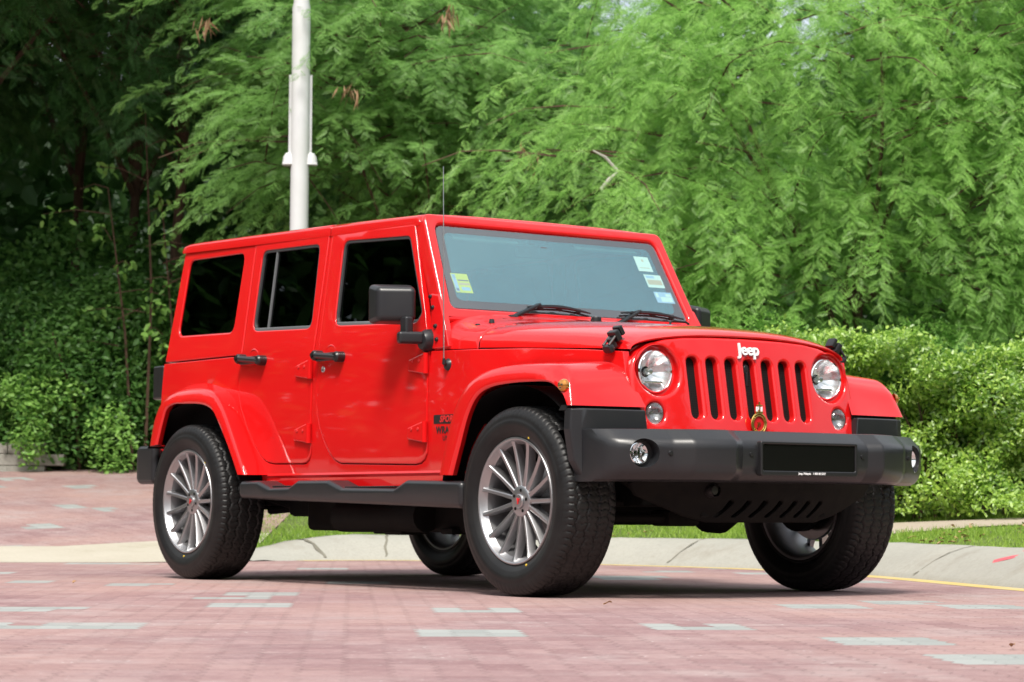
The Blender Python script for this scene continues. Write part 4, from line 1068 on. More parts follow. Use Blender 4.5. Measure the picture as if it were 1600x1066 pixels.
S = np.array([[p[0]+n[0]*o for o in (-.17, -.09, -.012)] for p, n in zip(KP, KN)]); D = np.array([[p[1]+n[1]*o for o in (-.17, -.09, -.012)] for p, n in zip(KP, KN)])
sd_sheet('yellow_line', S[:76], D[:76], np.full(S[:76].shape, .0014), M['yellow'])
def drive_z(d): return .10*np.clip((d-16.7)/1.6, 0, 1) + .088*np.clip(d-18.3, 0, 20)
def kdist(s, d):
    s = np.asarray(s)[..., None]; d = np.asarray(d)[..., None]
    return np.sqrt(((s-KP[:, 0])**2 + (d-KP[:, 1])**2)).min(-1)
def vh(s, d):
    o = np.maximum(kdist(s, d)-.44, 0)
    tp = np.interp(s, [-2.1, -1.0], [.25, 1.0])
    h = tp*.165 + .09*np.minimum(o, 1.2) + .05*np.clip(o-1.2, 0, 6); k = np.clip((-1.05-s)/.75, 0, 1)
    return h*(1-k) + k*(drive_z(d)+.004)
# verge: strips following the kerb outwards
offs = np.array([.43, .6, .8, 1.0, 1.3, 1.6, 2.0, 2.5, 3.0, 4.0, 6.0, 9.0])
tgt = np.stack([np.linspace(9, -1.9, len(KP)), np.linspace(8, 30, len(KP))], 1)
u = (offs-.43)[None, :]
dirn = KN.copy(); f_ = np.arange(len(KP))/(len(KP)-1)
dirn = dirn*(1-.0) ; dirn[f_ > .75] = KN[f_ > .75]*(1-.7)+np.array([.0, 1.0])*.7
dirn /= np.linalg.norm(dirn, axis=1)[:, None]
S = KP[:, 0:1]+dirn[:, 0:1]*.43+dirn[:, 0:1]*u; D = KP[:, 1:2]+dirn[:, 1:2]*.43+dirn[:, 1:2]*u
sd_sheet('verge', S, D, vh(S, D)-.004, M['soil'])
S, D = np.meshgrid(np.linspace(1.9, 9, 30), np.linspace(0, 1, 6)); D = 16.15 + .10*(S-3) + D*1.25
sd_sheet('path', S, D, vh(S, D)+.006, M['path'])
# sloping drive on the left: concrete apron, then brick
ss = np.linspace(-30, -1.9, 40)
def front(s): return 16.45 + .25*np.clip(s+3.5, 0, 1.6) + .02*np.clip(-3.5-s, 0, 30)
S, T_ = np.meshgrid(ss, np.linspace(0, 1, 10)); wdt = 1.5+.9*np.clip((S+3.2)/1.4, 0, 1)
D = front(S) + T_*wdt; sd_sheet('apron', S, D, drive_z(D)+.0014+.008*T_, M['apron'])
S, T_ = np.meshgrid(ss, np.linspace(0, 1, 12)); wdt = 1.5+.9*np.clip((S+3.2)/1.4, 0, 1)-.01
D = front(S) + wdt + T_*(27.2-front(S)-wdt); sd_sheet('driveway', S, D, drive_z(D)+.010, M['paving2'])
S, D = np.meshgrid(np.linspace(-60, 60, 41), np.linspace(0, 1, 30)); D = np.where(S < -1.5, 26.4, 24.5) + D*45
sd_sheet('dark_backing_slope', S, D, np.where(S < -1.5, .72, .52) + .03*(D-26) + .52*np.clip(D-39, 0, 18) + .6*np.sin(S*.8)*np.clip((D-39)/10, 0, 1), M['gap_fill'])  # rising slope added behind the woods to close sky gaps as dark
# red spray cross on the kerb
mb = MB()
def kpt(i, o, h):
    p = KP[i]+KN[i]*o; z = np.interp(o, [q[0] for q in kprof], [q[1] for q in kprof]); x, y, _ = W(p[0], p[1]); return (x, y, z+.008+h)
k0 = int(np.argmin(np.abs(KP[:, 1]-12.45)))
def kpt_f(fi, o):
    i = int(fi); f = fi-i; a, b = Vector(kpt(i, o, -.002)), Vector(kpt(min(i+1, len(KP)-1), o, -.002)); return tuple(a.lerp(b, f))
def stroke(f0, o0, f1, o1, wf, wo):
    G = []
    for i in range(7):
        t = i/6; f, o = f0+(f1-f0)*t, o0+(o1-o0)*t; q = 1-.6*abs(t-.4)
        G.append([kpt_f(f-wf*q, o-wo*q), kpt_f(f+wf*q, o+wo*q)])
    grid(mb, G)
stroke(k0-.9, .10, k0+1.1, .33, .16, .016); stroke(k0+1.2, .15, k0-.5, .36, .16, .014); stroke(k0+.1, .19, k0+.3, .37, .16, .014); stroke(k0-.2, .05, k0+.1, .085, .10, .008)
tag(mb.build('spray_mark', M['spray'], None, wn=False), 'red spray painted cross on the sloping concrete kerb', 'paint mark')

# ---- leaves
def frames(dirs, ups, roll):
    X = dirs/np.linalg.norm(dirs, axis=1)[:, None]
    Y = np.cross(ups, X); Y /= np.linalg.norm(Y, axis=1)[:, None]+1e-9; Z = np.cross(X, Y)
    c, s = np.cos(roll)[:, None], np.sin(roll)[:, None]
    return X, Y*c+Z*s, Z*c-Y*s
def place(tv, tf, org, X, Y, Z, sc_):
    V = org[:, None, :] + sc_[:, None, None]*(tv[None, :, 0:1]*X[:, None, :] + tv[None, :, 1:2]*Y[:, None, :] + tv[None, :, 2:3]*Z[:, None, :])
    F = (np.arange(len(org))*len(tv))[:, None, None] + tf[None]
    return V.reshape(-1, 3), F.reshape(-1, tf.shape[1])
def frond_t(npair=8):
    """a twice-divided feathery leaf of unit length, each pinna one narrow blade"""
    v = []; f = []
    for i in range(npair):
        t = .22+.76*i/(npair-1); dz = -.28*t*t
        L_ = .40*(1-.55*abs(t-.45)/.55)
        for sg in (-1, 1):
            a = R(66-18*t); dx, dy = math.cos(a)*L_, math.sin(a)*L_*sg
            b = len(v); wd = .027
            v += [(t, 0, dz), (t+dx*.5-wd*sg*dy/L_, dy*.5+wd*dx/L_*sg, dz-.03*L_), (t+dx, dy, dz-.30*L_), (t+dx*.5+wd*sg*dy/L_, dy*.5-wd*dx/L_*sg, dz-.03*L_)]
            f.append((b, b+1, b+2, b+3))
    b = len(v); v += [(0, -.006, 0), (0, .006, 0), (1, .004, -.28), (1, -.004, -.28)]; f.append((b, b+1, b+2, b+3))
    return np.array(v), np.array(f)
FV, FF_ = frond_t()
# weld the pinnae to the midrib so that a frond is one island for its colour
def oval_t():
    v = [(0, 0, 0), (.35, .27, .05), (.75, .22, .0), (1.0, 0, -.10), (.75, -.22, .0), (.35, -.27, .05), (.38, 0, -.02), (.75, 0, -.05)]
    f = [(0, 6, 1, 1), (0, 5, 6, 6)]
    return np.array([(0, 0, 0), (.30, .25, .04), (.72, .20, -.02), (1, 0, -.12), (.72, -.20, -.02), (.30, -.25, .04)]), np.array([(0, 1, 2, 3), (0, 3, 4, 5)])
OV, OF = oval_t()
def sprays(org, dirs, length, nf, fl, droop=.5, seed=0):
    """twigs with feathery leaves to both sides"""
    r = np.random.default_rng(seed); n = len(org); K = nf
    t = np.linspace(.08, 1.0, K)[None, :]; Ls = length[:, None]
    h = dirs/np.linalg.norm(dirs, axis=1)[:, None]
    P = org[:, None, :] + h[:, None, :]*(t*Ls)[..., None]; P[..., 2] -= droop*(t**2)*Ls
    T = h[:, None, :]*np.ones((1, K, 1)); T = T.copy(); T[..., 2] -= 2*droop*t; T /= np.linalg.norm(T, axis=-1)[..., None]
    side = np.cross(T, np.array([0, 0, 1.0])); side /= np.linalg.norm(side, axis=-1)[..., None]+1e-9
    sg = np.where(np.arange(K) % 2 == 0, 1.0, -1.0)[None, :, None]
    Dv = T*.75 + side*sg*r.uniform(.45, 1.1, (n, K, 1)) + r.normal(0, .22, (n, K, 3)); Dv[..., 2] += r.uniform(-.1, .35, (n, K))
    up = np.array([0, -.45, .9]) + r.normal(0, .33, (n*K, 3))
    X, Y, Z = frames(Dv.reshape(-1, 3), up, r.normal(0, .3, n*K))
    sc_ = r.uniform(*fl, n*K)*(1-.25*np.abs(np.tile(np.linspace(-1, 1, K), n)))
    return place(FV, FF_, P.reshape(-1, 3), X, Y, Z, sc_)
def lobe_points(lobes, n, r, lo=.45, hi=1.0, front=None):
    A = np.array([(l[3]*l[4]+l[4]*l[5]+l[3]*l[5]) for l in lobes]); p = A/A.sum()
    k = r.choice(len(lobes), n, p=p); L = np.array(lobes)[k]
    u = r.normal(0, 1, (n, 3)); u /= np.linalg.norm(u, axis=1)[:, None]
    q = r.uniform(lo**3, hi**3, n)**(1/3)
    return L[:, :3] + u*q[:, None]*L[:, 3:6], u, k
def limbs(mb, base, tips, r0, rnd, nseg=6, split=.45):
    """trunk that forks towards the given tips"""
    base = Vector(base); tips = [Vector(t) for t in tips]
    cen = sum(tips, Vector())/len(tips); fork = base.lerp(cen, split) + Vector((rnd.uniform(-.15, .15), rnd.uniform(-.15, .15), 0))
    pts = [base.lerp(fork, i/nseg) + Vector((rnd.uniform(-1, 1), rnd.uniform(-1, 1), 0))*.05*(0 < i < nseg) for i in range(nseg+1)]
    tube(mb, pts, [r0*(1-.35*i/nseg) for i in range(nseg+1)], 9)
    for t in tips:
        st = fork if rnd.random() < .7 else pts[nseg-2]
        mid = st.lerp(t, .5) + Vector((rnd.uniform(-.3, .3), rnd.uniform(-.3, .3), rnd.uniform(0, .35)))
        c = [st*(1-s)**2 + mid*2*s*(1-s) + t*s*s for s in [i/6 for i in range(7)]]
        tube(mb, c, [r0*.5*(1-.85*i/6)+.006 for i in range(7)], 6)
def feathery_tree(name, lobes, n_spray, mt, seed, trunk_r=.09, length=(.55, 1.05), fl=(.085, .160), nf=30, base=(0, 0, 0), droop=(.45, .95), split=.45):
    """a light tree: returns root Empty with trunk and crown; lobes are ellipsoids in tree coordinates"""
    r = np.random.default_rng(seed); rnd = random.Random(seed)
    nc = max(8, n_spray//11); Pc, uc, kc = lobe_points(lobes, nc, r, .45, .98)
    ci = r.integers(0, nc, n_spray); u = uc[ci]+r.normal(0, .25, (n_spray, 3)); k = kc[ci]; P = Pc[ci]+r.normal(0, 1, (n_spray, 3))*np.array([.34, .28, .20])
    dv = u*np.array([1, 1, .45]) + r.normal(0, .25, (n_spray, 3)); dv[:, 2] = dv[:, 2]*.6 + .12
    V, F = sprays(P, dv, r.uniform(*length, n_spray), nf, fl, droop=r.uniform(*droop), seed=seed+1)
    root = empty(name)
    me = np_mesh('crown', V, F); link('crown', me, mt, root)
    mb = MB()
    limbs(mb, base, [tuple(np.array(l[:3]) + np.array(l[3:6])*np.array([rnd.uniform(-.5, .5), rnd.uniform(-.5, .5), rnd.uniform(-.3, .5)])) for l in lobes for _ in ((0, 1) if split > .5 else (0,))], trunk_r, rnd, split=split)
    sel = r.choice(n_spray, min(n_spray, 140), replace=False)
    for i in sel:
        h = dv[i]/np.linalg.norm(dv[i]); a = Vector(P[i]); L0 = np.array(lobes[k[i]][:3]); b = a+Vector(h)*.75; b.z -= .2
        tube(mb, [a-Vector(h)*.5, a, (a+b)/2+Vector((0, 0, .06)), b], [.012, .009, .007, .004], 4, cap=False)
    mb.build('trunk', M['bark'], root, wn=False, weld=False)
    return root
def at(root, s, d, z, rot=0, sc_=1.0):
    root.location = W(s, d, z); root.rotation_euler = (0, 0, HEAD+rot); root.scale = (sc_,)*3; return root
def dup(root, s, d, z, rot, sc_, label, group=None, mt=None):
    c = copy_tree(root, None); at(c, s, d, z, rot, sc_); c['label'] = label
    if group: c['group'] = group
    return c
def leafy_mass(lobes, n, leaf, r, lo=.55, flat=.5):
    P, u, k = lobe_points(lobes, n, r, lo, 1.0)
    P = P[P[:, 2] > .02]; n = len(P); u = u[:n] if len(u) == n else r.normal(0, 1, (n, 3))
    dv = r.normal(0, 1, (n, 3)); dv[:, 2] = dv[:, 2]*.6 - .15
    up = np.array([0, -.5, .9]) + r.normal(0, flat, (n, 3))
    X, Y, Z = frames(dv, up, r.normal(0, .4, n))
    return place(OV, OF, P, X, Y, Z, r.uniform(*leaf, n))

# ---- the trees (tree coordinates: x to the right, y away from the lane, z up)
T1 = feathery_tree('feathery_tree', [(-1.35, -.4, 4.6, 1.0, 1.0, 1.1), (-.2, -.6, 4.2, 1.5, 1.0, 1.0), (.2, -.3, 4.0, 1.1, 1.0, .9), (-1.5, -.6, 3.5, .8, .7, .8), (-.9, 0, 5.1, 1.1, 1.0, .6), (1.2, -.4, 3.3, 1.4, .8, .6), (-.6, -.4, 3.2, 1.2, .7, .5)], 1500, M['lf_tree'], 11, .055)
tag(at(T1, -.30, 24.6, .55), 'bright feathery tree directly behind the white pole, its layered branches hanging over the car roof', 'tree', 'feathery trees along the verge')
T2 = feathery_tree('feathery_tree', [(-1.7, -.5, 3.0, 1.1, .9, 1.1), (-.8, -.3, 3.9, 1.1, 1.0, .9), (0, -.6, 3.9, 1.5, 1.0, 1.2), (1.7, -.5, 3.0, 1.5, 1.0, 1.2), (1.7, -.3, 4.6, 1.5, 1.0, 1.0), (.1, -.4, 2.1, 1.9, 1.0, .8), (.9, .2, 5.1, 1.5, 1.1, .6), (-.35, .3, 4.75, 1.0, .9, .7), (-.9, -.6, 1.6, 1.2, .7, .6)], 2000, M['lf_bright'], 23, .05)
tag(at(T2, 3.0, 20.8, .45), 'tall pale green feathery tree rising behind the hedge beside the windscreen', 'tree', 'feathery trees along the verge')
T3 = dup(T1, 5.7, 23.0, .2, R(165), .98, 'pale green feathery tree at the right edge of the photo behind the hedge', 'feathery trees along the verge')
T4 = feathery_tree('feathery_tree', [(-1.2, 0, 4.2, 1.4, 1.1, 1.2), (1.2, 0, 3.9, 1.3, 1.0, 1.0), (0, -.3, 3.0, 1.8, 1.0, .9), (-.7, 0, 5.0, 1.2, 1.0, .7), (0, -.2, 1.9, 1.5, .8, .7)], 800, M['lf_mid'], 37, .055)
tag(at(T4, 1.0, 27.5, .15), 'darker feathery tree filling the gap between the two brightest trees', 'tree', 'feathery trees along the verge')
T5 = dup(T4, -.9, 28.2, .8, R(70), 1.0, 'shaded feathery tree behind the pole and the brightest branches', 'feathery trees along the verge')
# tall shaded woodland on the left and behind
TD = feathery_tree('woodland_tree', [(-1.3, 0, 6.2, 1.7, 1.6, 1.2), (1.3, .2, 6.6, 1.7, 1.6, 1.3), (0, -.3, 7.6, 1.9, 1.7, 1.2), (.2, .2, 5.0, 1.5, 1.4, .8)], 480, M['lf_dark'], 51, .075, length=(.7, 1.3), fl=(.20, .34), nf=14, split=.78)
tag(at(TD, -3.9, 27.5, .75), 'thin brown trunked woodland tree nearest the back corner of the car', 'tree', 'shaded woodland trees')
for k, (s_, d_, rt_, q_, lb) in enumerate([
    (-4.55, 28.6, 40, .95, 'slender woodland tree with its dark trunk beside the nearest thin trunk'),
    (-6.2, 26.6, 200, 1.0, 'woodland tree whose dark crown hangs over the top left corner'),
    (-7.8, 27.5, 100, 1.05, 'woodland tree beyond the left edge above the ramp undergrowth'),
    (-5.6, 30.5, 300, 1.05, 'dim woodland tree deep between the left trunks'),
    (-2.2, 30.0, 20, 1.0, 'dim woodland tree far behind the white pole'),
    (-2.9, 32.5, 250, 1.0, 'dim woodland tree far behind the car roof'),
    (5.9, 30.8, 75, 1.05, 'dim woodland tree far behind the hedge'),
    (9.6, 29.5, 10, 1.05, 'dim woodland tree far behind the right end of the hedge'),
    (-9.0, 31.0, 60, 1.1, 'dim woodland tree farthest to the left')]):
    dup(TD, s_, d_, .8, R(rt_), q_, lb, 'shaded woodland trees')
TC = feathery_tree('shading_tree', [(0, 0, 6.9, 2.2, 1.6, .8), (2.2, .3, 7.2, 1.9, 1.5, .7), (-2.2, .4, 7.0, 2.0, 1.6, .8), (.6, 1.0, 8.0, 2.6, 1.8, .8)], 520, M['lf_dark'], 77, .13, length=(.9, 1.6), fl=(.30, .5), nf=13)  # unseen tree, added to cast shade on the left woodland
tag(at(TC, -6.9, 24.6, .6), 'broad unseen canopy tree added beyond the left edge to shade the woodland behind the drive', 'tree')
# trees on the other side of the lane, seen only as reflections in paint and glass
for k, (x, y, rt_, q_) in enumerate([(15.5, 7.0, 20, .95), (15.5, 11, 150, 1.0), (18.5, 2.0, 260, 1.0), (19, -4, 80, 1.0)]):
    c = copy_tree(T4 if k % 2 else TD, None); c.location = (x, y, 0); c.rotation_euler = (0, 0, R(rt_)); c.scale = (q_,)*3
    c['label'] = 'tree across the lane facing the parked car'; c['group'] = 'trees across the lane'; c['category'] = 'tree'

# ---- far woodland that reads as one mass
r_ = np.random.default_rng(5)
n = 46000
s_ = r_.uniform(-21, 17, n); d_ = r_.uniform(33, 38, n); z_ = .8+r_.uniform(0, 1, n)**.8*(7.5+1.2*np.sin(s_*.9)+.8*np.sin(s_*2.3+1) - 2.6*np.exp(-((s_-1.75)/.75)**2))
x, y = WA(s_, d_); dv = r_.normal(0, 1, (n, 3)); X, Y, Z = frames(dv, np.array([0, 0, 1.0])+r_.normal(0, .5, (n, 3)), r_.normal(0, .5, n))
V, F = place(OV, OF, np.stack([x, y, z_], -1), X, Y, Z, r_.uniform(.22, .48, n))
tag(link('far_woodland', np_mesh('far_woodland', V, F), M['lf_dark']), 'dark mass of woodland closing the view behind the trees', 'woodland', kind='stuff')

n = 200000; th = r_.uniform(0, 2*PI, n); rd = r_.uniform(21, 25, n)
cx_, cy_ = 1.0, -3.0; x = cx_+rd*np.cos(th); y = cy_+rd*np.sin(th); ds = (x-CAM[0])*FWH[0]+(y-CAM[1])*FWH[1]
ss_ = (x-CAM[0])*RTH[0]+(y-CAM[1])*RTH[1]; kp = (ds < 3.0) | (ss_ < -.27*ds-2.5) | (ss_ > .27*ds+2.5); x, y = x[kp], y[kp]; n = len(x); z_ = r_.uniform(0, 1, n)**.95*(5.0+6.0*np.exp(-((th[kp]-3.85)/.55)**2)+.8*np.sin(th[kp]*9)+.6*np.sin(th[kp]*23))
X, Y, Z = frames(r_.normal(0, 1, (n, 3)), np.array([0, 0, 1.0])+r_.normal(0, .5, (n, 3)), r_.normal(0, .5, n))
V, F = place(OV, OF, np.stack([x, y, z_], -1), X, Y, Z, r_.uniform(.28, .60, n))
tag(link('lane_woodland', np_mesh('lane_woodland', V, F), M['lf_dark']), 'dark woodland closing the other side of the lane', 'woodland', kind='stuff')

# ---- undergrowth, shrubs, hedge
def shrub(name, lobes, n, leaf, mt, seed, stems=5, lo=.5):
    r = np.random.default_rng(seed); rnd = random.Random(seed)
    V, F = leafy_mass(lobes, n, leaf, r, lo)
    root = empty(name); link('foliage', np_mesh('foliage', V, F), mt, root)
    mb = MB()
    for i in range(stems):
        l = rnd.choice(lobes); e = Vector((l[0]+rnd.uniform(-.5, .5)*l[3], l[1]+rnd.uniform(-.5, .5)*l[4], l[2]+rnd.uniform(0, .6)*l[5])); b = Vector((l[0]*.6+rnd.uniform(-.2, .2), l[1], 0))
        tube(mb, [b, b.lerp(e, .5)+Vector((rnd.uniform(-.1, .1), rnd.uniform(-.1, .1), 0)), e], [.022, .016, .006], 6)
    mb.build('stem', M['bark'], root, wn=False, weld=False); return root
B1 = shrub('shrub', [(-.5, 0, .6, .9, .7, .6), (.5, -.1, .9, .9, .7, .7), (0, 0, 1.5, .8, .6, .6), (-.8, -.2, 1.2, .5, .4, .4), (.9, -.2, .5, .5, .4, .4)], 15000, (.035, .085), M['lf_under'], 61)
tag(at(B1, -5.2, 26.3, .72, 0, 1.0), 'round green shrub at the far end of the brick drive, left edge of the photo', 'shrub', 'undergrowth behind the drive')
for s_, d_, rt_, q_, lb in [(-4.3, 26.6, 40, 1.1, 'leafy shrub spilling on to the brick drive beside the rear bumper'), (-3.5, 27.0, 120, 1.2, 'shrub half hidden behind the rear corner of the car'),
    (-6.2, 27.2, 200, 1.35, 'tall shrub behind the block wall'), (-4.9, 27.8, 300, 1.5, 'tall shrub standing under the thin trunks'), (-2.4, 27.5, 70, 1.3, 'shrub behind the car below the white pole'),
    (-7.4, 26.8, 10, 1.3, 'shrub at the far left behind the wall'), (-.9, 25.5, 220, 1.25, 'shrub in shade behind the middle of the car'), (.9, 24.0, 160, 1.2, 'shrub in shade behind the windscreen')]:
    dup(B1, s_, d_, .68, R(rt_), q_, lb, 'undergrowth behind the drive')
B2 = shrub('shrub', [(-.7, 0, .9, .9, .6, .8), (.6, 0, 1.0, .9, .6, .8), (0, -.1, 1.6, .9, .6, .6)], 12000, (.035, .075), M['lf_bright'], 67)
tag(at(B2, 1.9, 19.4, .42, 0, .72), 'light green climbing shrub between the windscreen and the hedge', 'shrub', 'shrubs behind the hedge')
dup(B2, 3.4, 19.6, .42, R(200), .70, 'light green climbing shrub behind the middle of the hedge', 'shrubs behind the hedge')
dup(B2, 5.0, 19.6, .42, R(90), .75, 'light green climbing shrub behind the right end of the hedge', 'shrubs behind the hedge')
# clipped hedge
r_ = np.random.default_rng(71); n = 110000
hx = r_.uniform(-2.0, 3.4, n); fc = r_.uniform(0, 1, n)
topz = lambda x: 1.24 + .06*np.sin(x*2.1) + .05*np.sin(x*5.3+1) + .04*np.sin(x*11) + .07*np.exp(-((x+1.5)/.8)**2)
depth = np.abs(r_.normal(0, .13, n))
frontm = fc < .60
bulge = .10*np.sin(hx*3.1)+.09*np.sin(hx*7.7+2)+.05*np.sin(hx*17)
tz = r_.uniform(0, 1, n)**.95
hz = np.where(frontm, tz*topz(hx), topz(hx) - depth*.9 + np.abs(r_.normal(0, .03, n)))
hy = np.where(frontm, -.55 + depth + bulge*.6 + .12*np.sin(hz*8+hx*4)+.07*np.sin(hz*15-hx*9) + .30*np.clip(hz-.5, -.5, 0) + .25*np.clip(hz/topz(hx)-.8, 0, 1)**1.0, r_.uniform(-.5, .6, n))
keepm = (np.sin(hx*9.1+hz*3)*np.sin(hz*11+hx*2.3) > -.60) | (r_.uniform(0, 1, n) < .35)
hx, hy, hz = hx[keepm], hy[keepm], hz[keepm]; n = len(hx)
dv = r_.normal(0, 1, (n, 3)); dv[:, 1] -= .5; dv[:, 2] += .1
X, Y, Z = frames(dv, np.array([0, -.65, .75])+r_.normal(0, .42, (n, 3)), r_.normal(0, .4, n))
V, F = place(OV, OF, np.stack([hx, hy, hz], -1), X, Y, Z, r_.uniform(.022, .052, n))
hedge = empty('hedge'); link('foliage', np_mesh('foliage', V, F), M['lf_hedge'], hedge)
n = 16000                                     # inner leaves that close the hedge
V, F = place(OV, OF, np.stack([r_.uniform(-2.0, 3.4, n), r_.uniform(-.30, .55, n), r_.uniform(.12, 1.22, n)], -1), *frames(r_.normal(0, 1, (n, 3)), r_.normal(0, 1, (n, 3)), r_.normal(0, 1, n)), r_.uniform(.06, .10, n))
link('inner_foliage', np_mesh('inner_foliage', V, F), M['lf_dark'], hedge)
rnd = random.Random(3); mb = MB()
for i in range(46):
    x0 = rnd.uniform(-2.0, 3.4); tube(mb, [(x0, -.25+rnd.uniform(-.1, .1), -.05), (x0+rnd.uniform(-.1, .1), -.32, .35), (x0+rnd.uniform(-.3, .3), -.3+rnd.uniform(-.15, .1), .9)], [.014, .010, .004], 5)
mb.build('stem', M['bark'], hedge, wn=False, weld=False)
tag(at(hedge, 3.9, 18.15, .36, R(6)), 'bright yellow green hedge behind the front of the car', 'hedge')

# thin sapling with sparse light leaves among the dark trunks
r_ = np.random.default_rng(83); sap = empty('sapling'); mb = MB(); pts = []
for bx, hh in ((-.3, 3.1), (.1, 3.9), (.45, 2.8)):
    tipx = bx+r_.uniform(-.3, .3); P0 = [(bx*.3, 0, 0), (bx*.7, .05, hh*.5), (tipx, 0, hh)]; tube(mb, P0, [.020, .014, .006], 5)
    for k in range(7):
        t = .45+.55*k/6; c0 = np.array([bx*.5+(tipx-bx*.5)*t, 0, hh*t]); e = c0+np.array([r_.uniform(-.7, .7), r_.uniform(-.4, .2), r_.uniform(-.1, .25)])
        tube(mb, [tuple(c0), tuple((c0+e)/2+np.array([0, 0, .05])), tuple(e)], [.007, .005, .003], 4, cap=False)
        for q in range(9): pts.append(c0+(e-c0)*r_.uniform(.4, 1.05)+r_.normal(0, .05, 3))
mb.build('stem', M['bark'], sap, wn=False, weld=False); pts = np.array(pts); n = len(pts)
V, F = place(OV, OF, pts, *frames(np.stack([r_.normal(0, .6, n), r_.normal(0, .6, n), -np.abs(r_.normal(.5, .3, n))], 1), np.array([0, -.6, .8])+r_.normal(0, .3, (n, 3)), r_.normal(0, .4, n)), r_.uniform(.07, .13, n))
link('foliage', np_mesh('foliage', V, F), M['lf_bright'], sap)
tag(at(sap, -3.95, 25.9, .72), 'thin sapling with a few light leaves in front of the dark trunks', 'sapling')

# ---- block wall on the left
mb = MB()
for row in range(3):
    for i in range(11):
        rbox(mb, (-2.6+.40*i+(.2 if row % 2 else 0)+rnd.uniform(-.004, .004), rnd.uniform(-.006, .006), .06+.125*row), (.394, .18, .12), .006, 1)
wl = mb.build('block_wall', M['wall'], None, wn=False)
tag(at(wl, -7.0+.45, 25.75, .70, R(2)), 'low grey concrete block wall overgrown by shrubs at the left', 'wall')
V, F = leafy_mass([(0, 0, .5, .22, .16, .42), (.1, .05, .9, .5, .2, .25), (-.9, .05, .95, .9, .25, .2), (.85, 0, .35, .30, .2, .45)], 2600, (.04, .08), np.random.default_rng(81), .3)
vine = empty('creeper'); link('foliage', np_mesh('foliage', V, F), M['lf_bright'], vine)
tag(at(vine, -5.08, 25.55, .70), 'yellow green creeper hanging over the block wall', 'creeper')

# ---- lamp post
pole = empty('lamp_post')
mb = MB(); lathe(mb, [(.14, 0), (.14, .02), (.082, .03), (.080, .6), (.077, 2.35), (.0765, 4.2), (.066, 4.25), (.062, 7.6), (0, 7.62)], 28, 'z'); mb.build('shaft', M['pole'], pole)
for a in (R(178), R(8), R(96)):
    mb = MB(); rbox(mb, (.082, 0, 3.29), (.026, .010, .70), .003); rbox(mb, (.092, 0, 3.29), (.008, .024, .70), .003)
    mb.xf(Matrix.Rotation(a, 4, 'Z')).build('fin', M['pole'], pole)
    mb = MB(); lathe(mb, [(.0, .105), (.030, .10), (.050, .07), (.060, .0), (0, 0)], 16, 'z', (.088, 0, 2.885)); rbox(mb, (.095, 0, 2.892), (.09, .10, .018), .004)
    br = mb.xf(Matrix.Rotation(a, 4, 'Z')).build('bracket', M['pole'], pole)
pole.scale = (1.13, 1.13, 1.13)
tag(at(pole, -1.995, 22.5, .33, 0, 1.13), 'plain pale grey lamp post rising behind the car roof', 'lamp post')

# ---- bent dead branch and dry pods
mb = MB(); a = W(.65, 19.5, 3.29); b = W(.855, 19.5, 3.12); c = W(.715, 19.5, 2.97)
tube(mb, [a, Vector(a).lerp(Vector(b), .5)+Vector((0, 0, .03)), b, Vector(b).lerp(Vector(c), .5)+Vector((0, 0, .01)), c], [.006, .013, .016, .018, .016], 7)
tag(mb.build('dead_branch', M['deadwood'], None, wn=False), 'bent bare whitish branch hanging in the gap between two trees', 'branch')
def pods(s, d, z, n, seed, col):
    r = np.random.default_rng(seed); tv = np.array([(0, 0, 0), (.3, .07, .01), (1, .02, 0), (1, -.02, 0), (.3, -.07, .01)]); 
    tv = np.array([(0, 0, 0), (.35, .07, .02), (1, 0, 0), (.35, -.07, .02)]); tf = np.array([(0, 1, 2, 3)])
    dv = np.stack([r.normal(0, .35, n), r.normal(0, .35, n), -np.abs(r.normal(1, .3, n))], 1)
    X, Y, Z = frames(dv, r.normal(0, 1, (n, 3)), r.normal(0, 1, n))
    x, y, _ = W(s, d); P = np.array([x, y, z]) + r.normal(0, .05, (n, 3))
    V, F = place(tv, tf, P, X, Y, Z, r.uniform(.12, .20, n)); return np_mesh('pod_cluster', V, F)
inv = T1.matrix_basis.inverted()
for s_, d_, z_, n, sd_ in ((.13, 21.3, 3.55, 26, 1), (.10, 21.5, 2.95, 14, 2), (-.60, 21.6, 4.85, 22, 3), (-2.75, 21.2, 4.7, 12, 4), (-1.45, 21.4, 4.15, 12, 5)):
    me = pods(s_, d_, z_, n, sd_, 0); o = link('pod_cluster', me, M['pod'], T1); o.matrix_parent_inverse = inv

# ---- grass and litter on the verge
r_ = np.random.default_rng(91); n = 150000
s_ = r_.uniform(-2.6, 4.6, n); d_ = r_.uniform(13.3, 22.5, n); o_ = kdist(s_, d_)
ii = np.argmin((s_[:, None]-KP[None, ::4, 0])**2+(d_[:, None]-KP[None, ::4, 1])**2, 1); q = KP[::4][ii]; nn = KN[::4][ii]
out = ((s_-q[:, 0])*nn[:, 0]+(d_-q[:, 1])*nn[:, 1]) > 0
pth = (s_ > 1.7) & (d_ > 16.05+.10*(s_-3)) & (d_ < 17.45+.10*(s_-3))
ok = out & (o_ > .42) & ~pth & (s_ > -2.05-.10*(d_-17)) & (o_ < 3.6)
s_, d_ = s_[ok], d_[ok]; n = len(s_); x, y = WA(s_, d_); z_ = vh(s_, d_)-.006
tv = np.array([(0, -.06, 0), (0, .06, 0), (.62, .035, .10), (1.0, 0, .30), (.62, -.035, .10)])
tv = np.array([(0, -.07, 0), (0, .07, 0), (.95, .01, .30), (.95, -.01, .30)]); tf = np.array([(0, 1, 2, 3)])
dv = np.stack([r_.normal(0, .45, n), r_.normal(0, .45, n), np.ones(n)], 1)
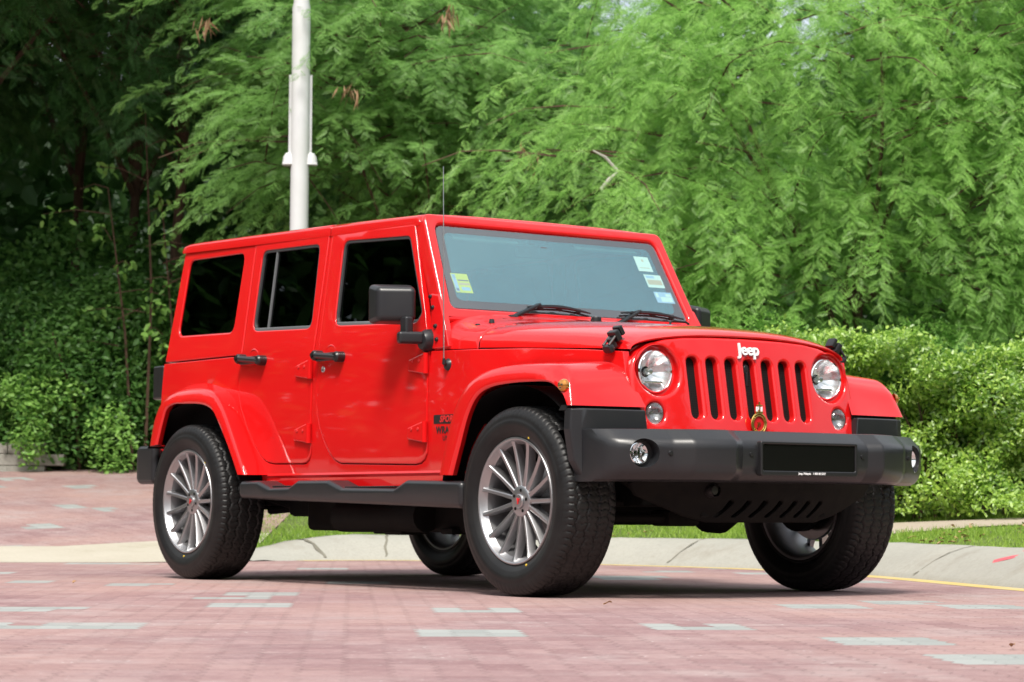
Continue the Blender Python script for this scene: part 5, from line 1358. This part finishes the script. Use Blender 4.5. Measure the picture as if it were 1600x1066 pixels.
X, Y, Z = frames(dv, r_.normal(0, 1, (n, 3)), r_.uniform(0, 6, n))
V, F = place(tv, tf, np.stack([x, y, z_], -1), X, Y, Z, r_.uniform(.022, .050, n)*(1+.4*np.sin(s_*3)*np.sin(d_*2.1)))
tag(link('grass', np_mesh('grass', V, F), M['lf_grass']), 'short bright grass growing on the verge behind the kerb', 'grass', kind='stuff')
n = 7000; s_ = r_.uniform(-7.5, -2.4, n); d_ = r_.normal(26.15, .12, n)+.25*np.sin(s_*2.3); x, y = WA(s_, d_)
dv = np.stack([r_.normal(0, .5, n), r_.normal(0, .5, n), np.ones(n)], 1); X, Y, Z = frames(dv, r_.normal(0, 1, (n, 3)), r_.uniform(0, 6, n))
V, F = place(tv, tf, np.stack([x, y, drive_z(d_)], -1), X, Y, Z, r_.uniform(.03, .10, n))
tag(link('weeds', np_mesh('weeds', V, F), M['lf_under']), 'ragged weeds along the far edge of the brick drive', 'weeds', kind='stuff')
bmv = MB(); G = [[(.05*(i/4-.5)*2, .022*j*math.sin(PI*(i+.3)/4.6), .012*abs(j)+.008*math.sin(i*1.3)) for j in (-1, 0, 1)] for i in range(5)]
grid(bmv, G); lf0 = bmv.build('fallen_leaf', M['dry'], None, wn=False); rnd = random.Random(12); nlf = 0
for k in range(400):
    if nlf >= 74: break
    s1, d1 = (rnd.uniform(2.2, 3.6), rnd.uniform(14.2, 16.2)) if k % 3 else (rnd.uniform(-1.9, 1.6), rnd.uniform(16.6, 19.5))
    j = int(np.argmin((KP[:, 0]-s1)**2+(KP[:, 1]-d1)**2)); dd = float((s1-KP[j, 0])*KN[j, 0]+(d1-KP[j, 1])*KN[j, 1])
    if dd < .30: continue
    c = lf0 if nlf == 0 else lf0.copy()
    if nlf: C.objects.link(c)
    x1, y1, _ = W(s1, d1); c.location = (x1, y1, float(vh(s1, d1))+rnd.uniform(.008, .022)); c.rotation_euler = (rnd.uniform(-.25, .25), rnd.uniform(-.25, .25), rnd.uniform(0, 6)); c.scale = (rnd.uniform(.30, .62),)*3
    tag(c, 'dry brown leaf lying on the grass verge', 'fallen leaf', 'dry leaves on the verge'); nlf += 1
for s1, d1, lb in ((1.33, 6.45, 'dark red brown leaf lying on the paving in front of the car'), (2.42, 10.2, 'brown leaf on the paving near the yellow kerb line'), (-.42, 7.1, None), (.37, 9.3, 'tiny brown leaf on the paving below the front bumper'), (-2.1, 11.7, 'pale dry leaf on the paving beside the rear wheel')):
    if lb is None: continue
    c = lf0.copy(); C.objects.link(c); x1, y1, _ = W(s1, d1); c.location = (x1, y1, .012); c.rotation_euler = (rnd.uniform(-.3, .3), .1, rnd.uniform(0, 6)); c.scale = (.4,)*3
    tag(c, lb, 'fallen leaf'); 
    if 'group' in c: del c['group']
